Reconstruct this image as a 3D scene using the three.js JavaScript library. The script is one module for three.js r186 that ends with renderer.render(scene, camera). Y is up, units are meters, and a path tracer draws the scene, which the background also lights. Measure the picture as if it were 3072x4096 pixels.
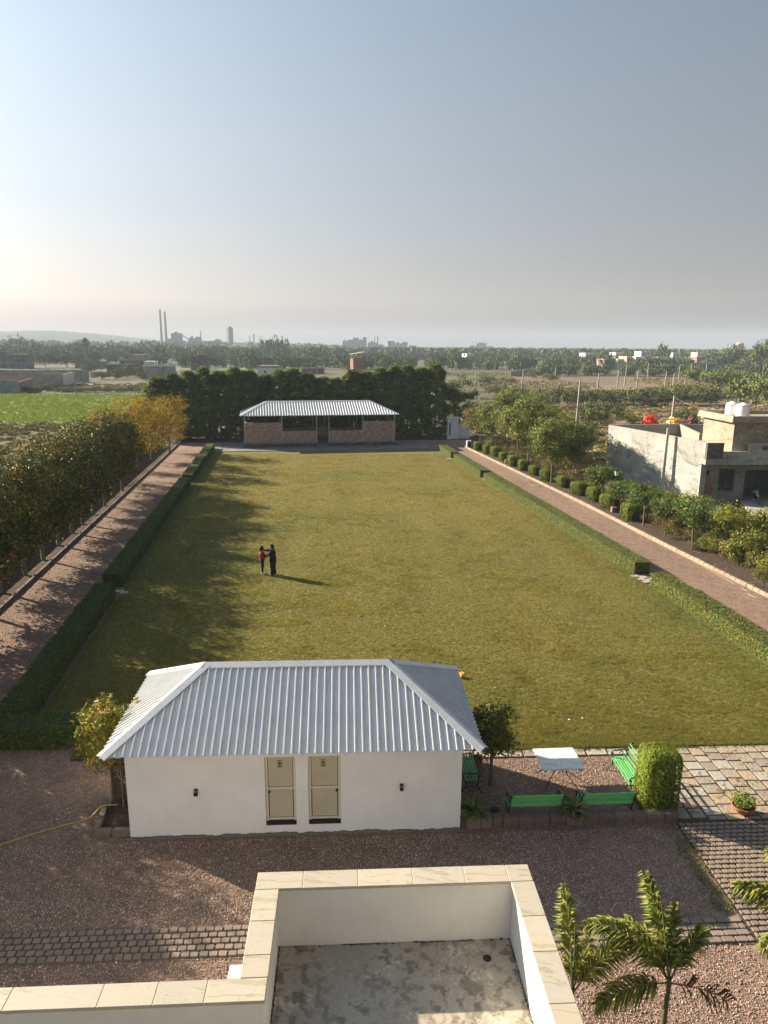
import * as THREE from 'three';
import { mergeGeometries } from 'three/addons/utils/BufferGeometryUtils.js';

// ---------- camera, sky, sun, exposure ----------
const scene = new THREE.Scene();
const renderer = new THREE.WebGLRenderer({ antialias: true });
renderer.setSize(768, 1024);
renderer.toneMapping = THREE.LinearToneMapping;
renderer.toneMappingExposure = 2.7;
renderer.shadowMap.enabled = true;
const camera = new THREE.PerspectiveCamera(70.67, 0.75, 0.1, 12000);
camera.position.set(0, 12.7, 0);
camera.rotation.set(-12.9 * Math.PI / 180, -3 * Math.PI / 180, 0.36 * Math.PI / 180, 'YXZ');
const SUN_EL = 24.2 * Math.PI / 180;
const SUN = new THREE.Vector3(-0.852 * Math.cos(SUN_EL), Math.sin(SUN_EL), -0.525 * Math.cos(SUN_EL)).normalize();
{
  const w = 1024, h = 512, data = new Float32Array(w * h * 4);
  const tab = [[-90, .12, .112, .112], [-2, .12, .112, .112], [0, .14, .128, .126], [1.7, .172, .158, .158], [3.4, .217, .209, .202], [7.5, .192, .205, .220], [11.4, .173, .195, .224], [22, .124, .158, .202], [45, .094, .126, .178], [90, .078, .106, .158]];
  for (let j = 0; j < h; j++) for (let i = 0; i < w; i++) {
    const el = ((j + .5) / h - .5) * Math.PI, ph = ((i + .5) / w - .5) * 2 * Math.PI;
    const d = [Math.cos(ph) * Math.cos(el), Math.sin(el), Math.sin(ph) * Math.cos(el)];
    const ga = Math.acos(Math.max(-1, Math.min(1, d[0] * SUN.x + d[1] * SUN.y + d[2] * SUN.z))) * 180 / Math.PI;
    const e = el * 180 / Math.PI; let k = 0; while (k < tab.length - 2 && e > tab[k + 1][0]) k++;
    const a = tab[k], b = tab[k + 1]; let t = Math.max(0, Math.min(1, (e - a[0]) / (b[0] - a[0])));
    const gl = Math.exp(-Math.sqrt(ga * ga + 200) / 29) * 1.06, f = .5 + 6.4 * gl;
    for (let c = 0; c < 3; c++) data[(j * w + i) * 4 + c] = (a[c + 1] + (b[c + 1] - a[c + 1]) * t) * f * (1 + gl * ([.3, .2, .02][c] + [.9, .55, .12][c] * Math.max(0, 1 - Math.abs(e) / 10))) * .76;
    data[(j * w + i) * 4 + 3] = 1;
  }
  const sky = new THREE.DataTexture(data, w, h, THREE.RGBAFormat, THREE.FloatType);
  sky.mapping = THREE.EquirectangularReflectionMapping; sky.magFilter = THREE.LinearFilter; sky.minFilter = THREE.LinearFilter; sky.wrapS = THREE.RepeatWrapping; sky.needsUpdate = true;
  scene.background = sky; scene.environment = sky;
}
const sun = new THREE.DirectionalLight(new THREE.Color().setRGB(1, .88, .70), 5);
sun.position.copy(SUN).multiplyScalar(200); sun.target.position.set(0, 0, -50); sun.position.add(sun.target.position);
sun.castShadow = true; sun.shadow.mapSize.set(4096, 4096); sun.shadow.radius = 1;
Object.assign(sun.shadow.camera, { left: -70, right: 70, top: 60, bottom: -60, near: 1, far: 420 });
scene.add(sun, sun.target);
scene.fog = new THREE.FogExp2(new THREE.Color().setRGB(.74, .86, 1.0), 0.00024);

// ---------- helpers ----------
function RNG(s) { return () => { s |= 0; s = s + 0x6D2B79F5 | 0; let t = Math.imul(s ^ s >>> 15, 1 | s); t = t + Math.imul(t ^ t >>> 7, 61 | t) ^ t; return ((t ^ t >>> 14) >>> 0) / 4294967296; }; }
const h2 = (x, y, s) => { let n = Math.imul(x, 374761393) + Math.imul(y, 668265263) + Math.imul(s, 1274126177) | 0; n = Math.imul(n ^ n >>> 13, 1274126177); return ((n ^ n >>> 16) >>> 0) / 4294967296; };
const md = (a, p) => ((a % p) + p) % p;
const VT = new Float32Array(65536); for (let i = 0; i < 65536; i++) VT[i] = h2(i, 77, 5);
const vh = (x, y, s) => VT[(Math.imul(x, 0x9E37) ^ Math.imul(y, 0x85EB) ^ Math.imul(s, 0x27D5) ^ (x << 3) ^ (y >> 2)) & 65535];
function vn(x, y, p, s) { const i = Math.floor(x), j = Math.floor(y); let u = x - i, v = y - j; u = u * u * (3 - 2 * u); v = v * v * (3 - 2 * v); let a = i % p; if (a < 0) a += p; let c = j % p; if (c < 0) c += p; const b = a + 1 === p ? 0 : a + 1, d = c + 1 === p ? 0 : c + 1; const A = vh(a, c, s), B = vh(b, c, s), C = vh(a, d, s), D = vh(b, d, s); return A + (B - A) * u + (C - A + (A - B - C + D) * u) * v; }
function fbm(x, y, p, o, s) { let r = 0, a = .5, t = 0; for (let k = 0; k < o; k++) { r += a * vn(x, y, p, s + k); t += a; a *= .55; x *= 2; y *= 2; p *= 2; } return r / t; }
const N = (x, y, o = 4, s = 1) => fbm(x, y, 1 << 14, o, s);
const cl = (x, a = 0, b = 1) => Math.max(a, Math.min(b, x));
const sm = (a, b, x) => { const t = cl((x - a) / (b - a)); return t * t * (3 - 2 * t); };
const mix3 = (a, b, t) => [a[0] + (b[0] - a[0]) * t, a[1] + (b[1] - a[1]) * t, a[2] + (b[2] - a[2]) * t];
const lin2s = x => x <= .0031308 ? 12.92 * x : 1.055 * Math.pow(x, 1 / 2.4) - .055;
const S8 = new Uint8Array(4097); for (let i = 0; i <= 4096; i++) S8[i] = Math.round(lin2s(i / 4096) * 255);
function tex(n, fn, srgb = true, m = n) {           // fn(u, v) -> linear [r, g, b] (or a number)
  const d = new Uint8Array(n * m * 4);
  for (let j = 0; j < m; j++) for (let i = 0; i < n; i++) { const c = fn((i + .5) / n, (j + .5) / m), k = (j * n + i) * 4; if (typeof c === 'number') d[k] = d[k + 1] = d[k + 2] = cl(c) * 255; else for (let q = 0; q < 3; q++) d[k + q] = srgb ? S8[Math.round(cl(c[q]) * 4096)] : cl(c[q]) * 255; d[k + 3] = 255; }
  const t = new THREE.DataTexture(d, n, m); t.wrapS = t.wrapT = THREE.RepeatWrapping; t.magFilter = THREE.LinearFilter; t.minFilter = THREE.LinearMipmapLinearFilter; t.generateMipmaps = true; if (srgb) t.colorSpace = THREE.SRGBColorSpace; t.needsUpdate = true; return t;
}
const rep = (t, x, y = x) => { const c = t.clone(); c.repeat.set(x, y); c.needsUpdate = true; return c; };
const C = (r, g, b) => new THREE.Color().setRGB(r, g, b);
const std = (c, o = {}) => new THREE.MeshStandardMaterial({ color: C(...c), roughness: .85, ...o });
function uvBox(g, s = 1) {                           // uv in metres from the dominant direction of each face
  const q = g.index ? g.toNonIndexed() : g, p = q.attributes.position; q.computeVertexNormals(); const n = q.attributes.normal, uv = new Float32Array(p.count * 2);
  for (let i = 0; i < p.count; i++) { const ax = Math.abs(n.getX(i)), ay = Math.abs(n.getY(i)), az = Math.abs(n.getZ(i)); let u, v; if (ay >= ax && ay >= az) { u = p.getX(i); v = p.getZ(i); } else if (ax > az) { u = p.getZ(i); v = p.getY(i); } else { u = p.getX(i); v = p.getY(i); } uv[2 * i] = u * s; uv[2 * i + 1] = v * s; }
  q.setAttribute('uv', new THREE.BufferAttribute(uv, 2)); return q;
}
const bx = (x0, x1, y0, y1, z0, z1) => uvBox(new THREE.BoxGeometry(x1 - x0, y1 - y0, z1 - z0).translate((x0 + x1) / 2, (y0 + y1) / 2, (z0 + z1) / 2));
function cbx(x0, x1, y0, y1, z0, z1, c = .008) {     // box with chamfered upper and vertical edges
  const W = x1 - x0, D = z1 - z0, P = [], I = [];
  const oct = (i, y) => { const l = x0 + i, r = x1 - i, f = z0 + i, b = z1 - i; P.push(l + c, y, f, r - c, y, f, r, y, f + c, r, y, b - c, r - c, y, b, l + c, y, b, l, y, b - c, l, y, f + c); };
  oct(0, y0); oct(0, y1 - c); oct(c * .9, y1);
  for (let k = 0; k < 2; k++) for (let i = 0; i < 8; i++) { const a = k * 8 + i, b = k * 8 + (i + 1) % 8; I.push(a, a + 8, b, b, a + 8, b + 8); }
  for (let i = 1; i < 7; i++) I.push(16, 16 + i + 1, 16 + i);
  for (let i = 1; i < 7; i++) I.push(0, i, i + 1);
  const g = new THREE.BufferGeometry(); g.setAttribute('position', new THREE.Float32BufferAttribute(P, 3)); g.setIndex(I); return uvBox(g);
}
const strip = g => { for (const k of Object.keys(g.attributes)) if (!['position', 'normal', 'uv', 'color'].includes(k)) g.deleteAttribute(k); return g; };
function merge(list) { const q = list.map(g => strip(g.index ? g.toNonIndexed() : g)); const keys = ['normal', 'uv', 'color'].filter(k => q.every(g => g.attributes[k])); for (const g of q) for (const k of Object.keys(g.attributes)) if (k !== 'position' && !keys.includes(k)) g.deleteAttribute(k); return q.length === 1 ? q[0] : mergeGeometries(q, false); }
const used = {};
function numbered(n) { const k = used[n] = (used[n] ?? -1) + 1; return k ? n + '_' + String(k).padStart(3, '0') : n; }
function mesh(name, geo, mat, parent) { const m = new THREE.Mesh(Array.isArray(geo) ? merge(geo) : geo, mat); m.castShadow = m.receiveShadow = true; m.name = parent ? name : numbered(name); (parent || scene).add(m); return m; }
function tag(o, label, category, group, kind) { if (label) o.userData.label = label; if (category) o.userData.category = category; if (group) o.userData.group = group; if (kind) o.userData.kind = kind; return o; }
const struct = (name, geo, mat) => tag(mesh(name, geo, mat), null, null, null, 'structure');
function thing(name, label, category, [x, y, z] = [0, 0, 0], turn = 0, group) { const o = new THREE.Group(); o.name = numbered(name); scene.add(o); o.position.set(x, y, z); o.rotation.y = turn; return tag(o, label, category, group); }
function copy(o, [x, y, z], turn = 0, s = 1, label, group) { const c = o.clone(); c.name = numbered(o.name.replace(/_\d{3}$/, '')); scene.add(c); c.position.set(x, y, z); c.rotation.set(0, turn, 0); Array.isArray(s) ? c.scale.set(...s) : c.scale.setScalar(s); c.userData = { ...o.userData }; if (label) c.userData.label = label; if (group) c.userData.group = group; return c; }
function tube(pts, rad, seg = 6, sub = 1) {           // tapered tube through points; rad number or list
  const V = pts.map(p => new THREE.Vector3(...p)), cv = V.length > 2 ? new THREE.CatmullRomCurve3(V) : new THREE.LineCurve3(V[0], V[1]); const n = (V.length - 1) * sub, P = [], I = [], U = [];
  let len = 0, prev = null; const up = new THREE.Vector3(.31, .2, .93);
  for (let i = 0; i <= n; i++) { const t = i / n, p = cv.getPoint(t), d = cv.getTangent(t); if (prev) len += p.distanceTo(prev); prev = p; const a = new THREE.Vector3().crossVectors(d, up).normalize(), b = new THREE.Vector3().crossVectors(d, a); let r = rad; if (Array.isArray(rad)) { const f = t * (rad.length - 1), k = Math.min(rad.length - 2, Math.floor(f)); r = rad[k] + (rad[k + 1] - rad[k]) * (f - k); }
    for (let s = 0; s <= seg; s++) { const w = s / seg * Math.PI * 2; P.push(p.x + (a.x * Math.cos(w) + b.x * Math.sin(w)) * r, p.y + (a.y * Math.cos(w) + b.y * Math.sin(w)) * r, p.z + (a.z * Math.cos(w) + b.z * Math.sin(w)) * r); U.push(s / seg * 6.28 * r, len); } }
  for (let i = 0; i < n; i++) for (let s = 0; s < seg; s++) { const k = i * (seg + 1) + s; I.push(k, k + seg + 1, k + 1, k + 1, k + seg + 1, k + seg + 2); }
  const g = new THREE.BufferGeometry(); g.setAttribute('position', new THREE.Float32BufferAttribute(P, 3)); g.setAttribute('uv', new THREE.Float32BufferAttribute(U, 2)); g.setIndex(I); g.computeVertexNormals(); return g;
}
function bar(P, Q, y0, y1, th) {                       // upright wall of thickness th from P to Q ([x, z])
  const dx = Q[0] - P[0], dz = Q[1] - P[1], L = Math.hypot(dx, dz); const g = bx(0, L, y0, y1, -th / 2, th / 2); g.rotateY(-Math.atan2(dz, dx)); g.translate(P[0], 0, P[1]); return g;
}
function sheet(rows, y, uvs = 1, colf) {               // grid sheet from rows of [x, z] points
  const P = [], U = [], I = [], K = [], n = rows[0].length; rows.forEach((r, j) => r.forEach(([x, z], i) => { P.push(x, typeof y === 'function' ? y(x, z) : y, z); U.push(x * uvs, z * uvs); if (colf) K.push(...colf(x, z)); if (j && i) { const a = (j - 1) * n + i - 1, b = a + 1, c = j * n + i - 1, d = c + 1; I.push(a, b, c, b, d, c); } }));
  const g = new THREE.BufferGeometry(); g.setAttribute('position', new THREE.Float32BufferAttribute(P, 3)); g.setAttribute('uv', new THREE.Float32BufferAttribute(U, 2)); if (colf) g.setAttribute('color', new THREE.Float32BufferAttribute(K, 3)); g.setIndex(I); g.computeVertexNormals();
  if (g.attributes.normal.getY(0) < 0) { const ix = g.index.array; for (let i = 0; i < ix.length; i += 3) { const t = ix[i]; ix[i] = ix[i + 1]; ix[i + 1] = t; } g.computeVertexNormals(); }
  return g;
}
function band(L, R, n, m, y, uvs, colf) {              // sheet between two polylines
  const at = (l, t) => { const f = t * (l.length - 1), k = Math.min(l.length - 2, Math.floor(f)), u = f - k; return [l[k][0] + (l[k + 1][0] - l[k][0]) * u, l[k][1] + (l[k + 1][1] - l[k][1]) * u]; }; const rows = [];
  for (let j = 0; j <= n; j++) { const a = at(L, j / n), b = at(R, j / n), r = []; for (let i = 0; i <= m; i++) r.push([a[0] + (b[0] - a[0]) * i / m, a[1] + (b[1] - a[1]) * i / m]); rows.push(r); }
  return sheet(rows, y, uvs, colf);
}
// leaves: n rhombs put by place(r) -> [x, y, z, nx, ny, nz], long L and wide W, coloured from cols (linear) by pick(r, p)
const LEAF_GAIN = 1.9;
function leaves(r, n, place, L, W, col, lift = .6) {
  const P = new Float32Array(n * 12), K = new Float32Array(n * 12), I = new Uint32Array(n * 6); const a = new THREE.Vector3(), b = new THREE.Vector3(), m = new THREE.Vector3();
  for (let i = 0; i < n; i++) {
    const p = place(r), s = .7 + r() * .6; m.set(r() - .5 + p[3] * lift, r() - .5 + p[4] * lift + .15, r() - .5 + p[5] * lift).normalize(); a.set(r() - .5, r() - .62, r() - .5).cross(m).normalize(); b.crossVectors(m, a); const l = L * s * .5, w = W * s * .5, f = W * .18;
    const q = [-a.x * l, -a.y * l, -a.z * l, b.x * w + m.x * f, b.y * w + m.y * f, b.z * w + m.z * f, a.x * l, a.y * l, a.z * l, -b.x * w + m.x * f, -b.y * w + m.y * f, -b.z * w + m.z * f]; const c = col(r, p), k = LEAF_GAIN * (.8 + r() * .4);
    for (let v = 0; v < 4; v++) for (let d = 0; d < 3; d++) { P[i * 12 + v * 3 + d] = p[d] + q[v * 3 + d]; K[i * 12 + v * 3 + d] = c[d] * k * [1.04, 1, .72][d]; }
    I.set([i * 4, i * 4 + 1, i * 4 + 2, i * 4, i * 4 + 2, i * 4 + 3], i * 6);
  }
  const g = new THREE.BufferGeometry(); g.setAttribute('position', new THREE.BufferAttribute(P, 3)); g.setAttribute('color', new THREE.BufferAttribute(K, 3)); g.setIndex(new THREE.BufferAttribute(I, 1)); return g;
}
const leafMat = (rough = .7, tr = .38) => new THREE.MeshPhysicalMaterial({ vertexColors: true, side: THREE.DoubleSide, roughness: rough, transmission: tr, thickness: 0, ior: 1.35, specularIntensity: .3 });
const LEAF = leafMat(.75, .4), LEAF_GLOSSY = leafMat(.5, .32), LEAF_FAR = new THREE.MeshStandardMaterial({ vertexColors: true, side: THREE.DoubleSide, roughness: .95 });
function gauss(r) { return (r() + r() + r() - 1.5) * .82; }
function clumps(r, K, rx, ry, cy, hollow = .55) { const l = []; for (let k = 0; k < K; k++) { let x, y, z, d; do { x = r() * 2 - 1; y = r() * 2 - 1; z = r() * 2 - 1; d = Math.hypot(x, y, z); } while (d > 1 || d < hollow); l.push([x * rx, cy + y * ry, z * rx]); } return l; }
function clumpPlace(cs, cr, cy) { return r => { const c = cs[Math.floor(r() * cs.length)], k = cr * (.6 + .8 * h2(Math.round(c[0] * 99), Math.round(c[2] * 99), 3)); const x = gauss(r), y = gauss(r), z = gauss(r); const o = new THREE.Vector3(c[0] + x * k, c[1] + y * k * .8 - cy, c[2] + z * k).normalize(); return [c[0] + x * k * 1.1, c[1] + y * k * .85, c[2] + z * k * 1.1, o.x, o.y, o.z]; }; }
const pick = (...pal) => { const tot = pal.reduce((s, p) => s + p[0], 0); return r => { let t = r() * tot; for (const p of pal) { t -= p[0]; if (t <= 0) return p[1]; } return pal[0][1]; }; };
function trunkGeo(r, h, R, cs, nb, lean = .15, y0 = -.05) {  // trunk to height h with nb limbs reaching into clumps
  const top = [(r() - .5) * lean * h, h, (r() - .5) * lean * h], midp = [top[0] * .3 + (r() - .5) * .1 * h * lean, h * .5, top[2] * .4]; const g = [tube([[0, y0, 0], midp, top], [R * 1.25, R, R * .75], 7, 3)];
  for (let k = 0; k < nb && k < cs.length; k++) { const c = cs[Math.floor(k * cs.length / nb)], s = .72 + .28 * r(), b = [midp[0] + (top[0] - midp[0]) * (s * 2 - 1), h * s, midp[2] + (top[2] - midp[2]) * (s * 2 - 1)]; g.push(tube([b, [(b[0] + c[0]) / 2 + (r() - .5) * .2, (b[1] + c[1]) / 2 + .12 * h * r(), (b[2] + c[2]) / 2], c], [R * .55, R * .38, R * .12], 5, 2)); }
  return merge(g);
}
// ---------- surfaces ----------
function gravelTex(n, cells, seed, pal) {
  const hb = new Float32Array(n * n); const t = tex(n, (u, v) => {
    const x = u * cells, y = v * cells, i = Math.floor(x), j = Math.floor(y); let d1 = 9, d2 = 9, id = 0;
    for (let b = -1; b < 2; b++) for (let a = -1; a < 2; a++) { const ci = md(i + a, cells), cj = md(j + b, cells), s = .75 + .5 * h2(ci, cj, seed + 3), dx = i + a + .15 + .7 * h2(ci, cj, seed) - x, dy = j + b + .15 + .7 * h2(ci, cj, seed + 1) - y, d = Math.hypot(dx, dy) / s; if (d < d1) { d2 = d1; d1 = d; id = ci * 7919 + cj; } else if (d < d2) d2 = d; }
    const e = sm(0, .22, d2 - d1), k = h2(id, 5, seed), c = pal[Math.floor(k * pal.length)], b = .75 + .5 * h2(id, 6, seed); hb[Math.floor(v * n) * n + Math.floor(u * n)] = e * (1 - d1 * .6);
    const dirt = fbm(u * 6, v * 6, 6, 4, seed + 9); return mix3([.10, .075, .055], [c[0] * b, c[1] * b, c[2] * b], e * (.6 + .4 * sm(.35, .6, dirt)));
  });
  return [t, tex(n, (u, v) => hb[Math.floor(v * n) * n + Math.floor(u * n)], false)];
}
const [gravT, gravB] = gravelTex(1024, 72, 11, [[.27, .185, .15], [.23, .15, .12], [.32, .24, .2], [.2, .14, .12], [.36, .28, .24], [.25, .16, .13], [.17, .13, .12]]);
const lawnT = tex(1024, (u, v) => { const a = fbm(u * 110, v * 150, 150, 2, 3), b = fbm(u * 40, v * 60, 60, 2, 7); const k = sm(.28, .7, a); return mix3([.40, .40, .22], [1, .98, .8], k * .85 + b * .15); });
const lawnB = tex(1024, (u, v) => fbm(u * 110, v * 150, 150, 2, 3), false);
const dirtT = tex(512, (u, v) => { const a = fbm(u * 8, v * 8, 8, 6, 21), b = fbm(u * 60, v * 60, 60, 3, 22), c = fbm(u * 20, v * 20, 20, 4, 25); return mix3([.55, .5, .42], [1.0, .95, .9], cl(a * .55 + b * .5)).map((q, i) => q * (1 - .35 * sm(.55, .75, c) * [1, .7, .9][i])); });
const dirtB = tex(512, (u, v) => fbm(u * 40, v * 40, 40, 4, 22), false);
const plastT = tex(512, (u, v) => { const a = fbm(u * 5, v * 5, 5, 6, 31), s = fbm(u * 60, v * 3, 60, 3, 33), f = fbm(u * 120, v * 120, 120, 2, 34); const k = .9 + .14 * (a - .5) + .05 * (s - .5) + .05 * (f - .5); return [k, k * .99, k * .97]; });
const plastB = tex(512, (u, v) => fbm(u * 60, v * 60, 60, 3, 35) * .5 + fbm(u * 9, v * 9, 9, 3, 36) * .5, false);
const cemT = tex(768, (u, v) => { const a = fbm(u * 4, v * 4, 4, 6, 41), f = fbm(u * 90, v * 90, 90, 3, 42), d = fbm(u * 9, v * 14, 14, 5, 43), w = fbm(u * 26, v * 50, 50, 3, 44); let k = .62 + .4 * (a - .5) + .16 * (f - .5); k *= 1 - .28 * sm(.56, .7, d); k += .34 * sm(.60, .70, w) * sm(.44, .6, a); return [k, k * .985, k * .95]; });
const stoneT = tex(512, (u, v) => { const a = fbm(u * 4, v * 4, 4, 5, 51), b = fbm(u * 30, v * 12, 30, 4, 52), s = fbm((u + .25 * a) * 10, v * 3, 10, 4, 53); const k = .62 + .42 * a * .8 + .2 * (b - .5) + .18 * (s - .5); return [k, k * (.97 + .05 * (a - .5)), k * (.92 + .08 * (s - .5))]; });
const stoneB = tex(512, (u, v) => fbm(u * 9, v * 9, 9, 6, 54), false);
const marbT = tex(512, (u, v) => { const w = fbm(u * 4, v * 4, 4, 5, 61), s = fbm(u * 3 + w * 1.2, v * 26 + w * 3, 26, 5, 62), b = fbm(u * 6, v * 6, 6, 4, 63), g = fbm(u * 90, v * 90, 90, 2, 64); let k = .9 + .16 * (s - .5) + .04 * (g - .5); const vein = sm(.58, .72, s) * .2 + .25 * sm(.7, .78, g) * sm(.5, .7, b); return [k - vein, (k - vein * 1.1) * (.955 + .03 * b), (k - vein * 1.5) * (.84 + .1 * b)]; });
const floorT = tex(1024, (u, v) => {               // terrace screed: grey cement with lichen stains, light scabs and hair cracks
  const a = fbm(u * 4, v * 4, 4, 5, 71), m = fbm(u * 34, v * 34, 34, 5, 72), f = fbm(u * 120, v * 120, 120, 3, 73), w = fbm(u * 13 + 3, v * 13, 13, 6, 74); let k = .36 + .10 * (a - .5) + .12 * (f - .5);
  const st = sm(.47, .68, m) * sm(.30, .66, a) * (.5 + f); k *= 1 - .5 * st; k += .13 * sm(.63, .72, w) * sm(.45, .6, f + .1 * a);
  for (const [cx, s] of [[.33, 1], [.47, 5], [.70, 9]]) { const q = Math.abs(u - cx - .07 * (fbm(v * 7, s, 7, 5, 75 + s) - .5) * 2 - .02 * (fbm(v * 40, s, 40, 2, 80 + s) - .5)); if (q < .0016 * (.4 + fbm(v * 20, s, 20, 2, 90))) k *= .55; }
  return [k * 1.08, k * .93, k * .72];
}, true);
const tinT = tex(512, (u, v) => { const a = fbm(u * 6, v * 6, 6, 5, 91), s = fbm(u * 50, v * 4, 50, 4, 92); const k = .86 + .14 * (a - .5) + .14 * (s - .5); return [k, k, k]; });
const brickT = (() => { const W = 8, Hh = 24; return tex(512, (u, v) => { const y = v * Hh, j = Math.floor(y), x = u * W + (j % 2) * .5, i = Math.floor(x), fx = x - i, fy = y - j; const mort = fx < .05 || fy < .15, k = .65 + .7 * h2(md(i, W), j, 101), w = h2(md(i, W), j, 103) > .86 ? 1.55 : 1, n = .8 + .4 * fbm(u * 40, v * 40, 40, 3, 102); return mort ? [.27 * n, .24 * n, .2 * n] : [.30 * k * n * w, .185 * k * n * w * (w > 1 ? 1.15 : 1), .14 * k * n * w * (w > 1 ? 1.2 : 1)]; }); })();
const barkT = tex(256, (u, v) => { const a = fbm(u * 20, v * 5, 20, 4, 111); const k = .6 + .7 * (a - .5); return [k, k * .93, k * .82]; });
const M = {
  gravel: new THREE.MeshStandardMaterial({ vertexColors: true, map: rep(gravT, .55), bumpMap: rep(gravB, .55), bumpScale: .018, roughness: .95 }),
  lawn: new THREE.MeshStandardMaterial({ vertexColors: true, map: rep(lawnT, .17), bumpMap: rep(lawnB, .17), bumpScale: .03, roughness: 1 }),
  terrain: new THREE.MeshStandardMaterial({ vertexColors: true, map: rep(dirtT, .045), bumpMap: rep(dirtB, .2), bumpScale: .08, roughness: 1 }),
  soil: std([.085, .055, .036], { map: rep(dirtT, .4), bumpMap: rep(dirtB, .8), bumpScale: .06, roughness: 1 }),
  white: std([.83, .85, .89], { map: rep(plastT, .35), bumpMap: rep(plastB, 1), bumpScale: .003, roughness: .8 }),
  cream: std([.80, .775, .71], { map: rep(plastT, .5), bumpMap: rep(plastB, 1), bumpScale: .003, roughness: .8 }),
  floor: std([1, 1, 1], { map: rep(floorT, .3, .3), bumpMap: rep(stoneB, 1), bumpScale: .004 }),
  cement: std([.56, .54, .50], { map: rep(cemT, .16, .2), bumpMap: rep(plastB, .6), bumpScale: .01, roughness: .95 }),
  cementTan: std([.54, .46, .34], { map: rep(cemT, .2, .2), bumpMap: rep(plastB, .6), bumpScale: .01, roughness: .95 }),
  brick: std([1.3, 1.38, 1.45], { map: rep(brickT, 1 / 1.84, 1 / 1.8), bumpMap: rep(dirtB, 2), bumpScale: .01, roughness: .95 }),
  tin: std([.70, .71, .71], { map: rep(tinT, .5), roughness: .45, metalness: .25 }),
  tinCap: std([.74, .75, .75], { map: rep(tinT, .3), roughness: .42, metalness: .25 }),
  black: std([.012, .012, .013], { roughness: .5 }),
  iron: std([.018, .022, .022], { roughness: .5, metalness: .3 }),
  bark: std([.26, .21, .16], { map: barkT, bumpMap: rep(dirtB, 3), bumpScale: .02, roughness: 1 }),
  barkPale: std([.36, .32, .26], { map: barkT, bumpMap: rep(dirtB, 3), bumpScale: .015, roughness: 1 }),
  hedgeCore: std([.07, .10, .025], { bumpMap: rep(dirtB, 3), bumpScale: .05, roughness: 1 }),
  pole: std([.58, .54, .47], { map: rep(cemT, .5), roughness: .95 }),
};
const stones = [[.42, .33, .24], [.38, .33, .27], [.46, .36, .25], [.36, .285, .235], [.47, .43, .36], [.40, .34, .26]].map((c, i) => std(c, { map: rep(stoneT, 1.1 + i * .13, 1.3 - i * .07), bumpMap: rep(stoneB, 1.4), bumpScale: .012, roughness: .9 }));
const setts = [[.33, .25, .20], [.28, .22, .185], [.37, .28, .22], [.30, .235, .205]].map((c, i) => std(c, { map: rep(stoneT, 1.7 + i * .2), bumpMap: rep(stoneB, 2.2), bumpScale: .008, roughness: .9 }));
const marbles = [0, 1, 2, 3].map(i => std([[.52, .465, .38], [.49, .445, .375], [.55, .49, .40], [.51, .465, .395]][i], { map: (() => { const t = rep(marbT, .7, .8); t.offset.set(i * .23, i * .31); t.rotation = (i % 2) * .3; return t; })(), roughness: .5 }));

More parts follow.
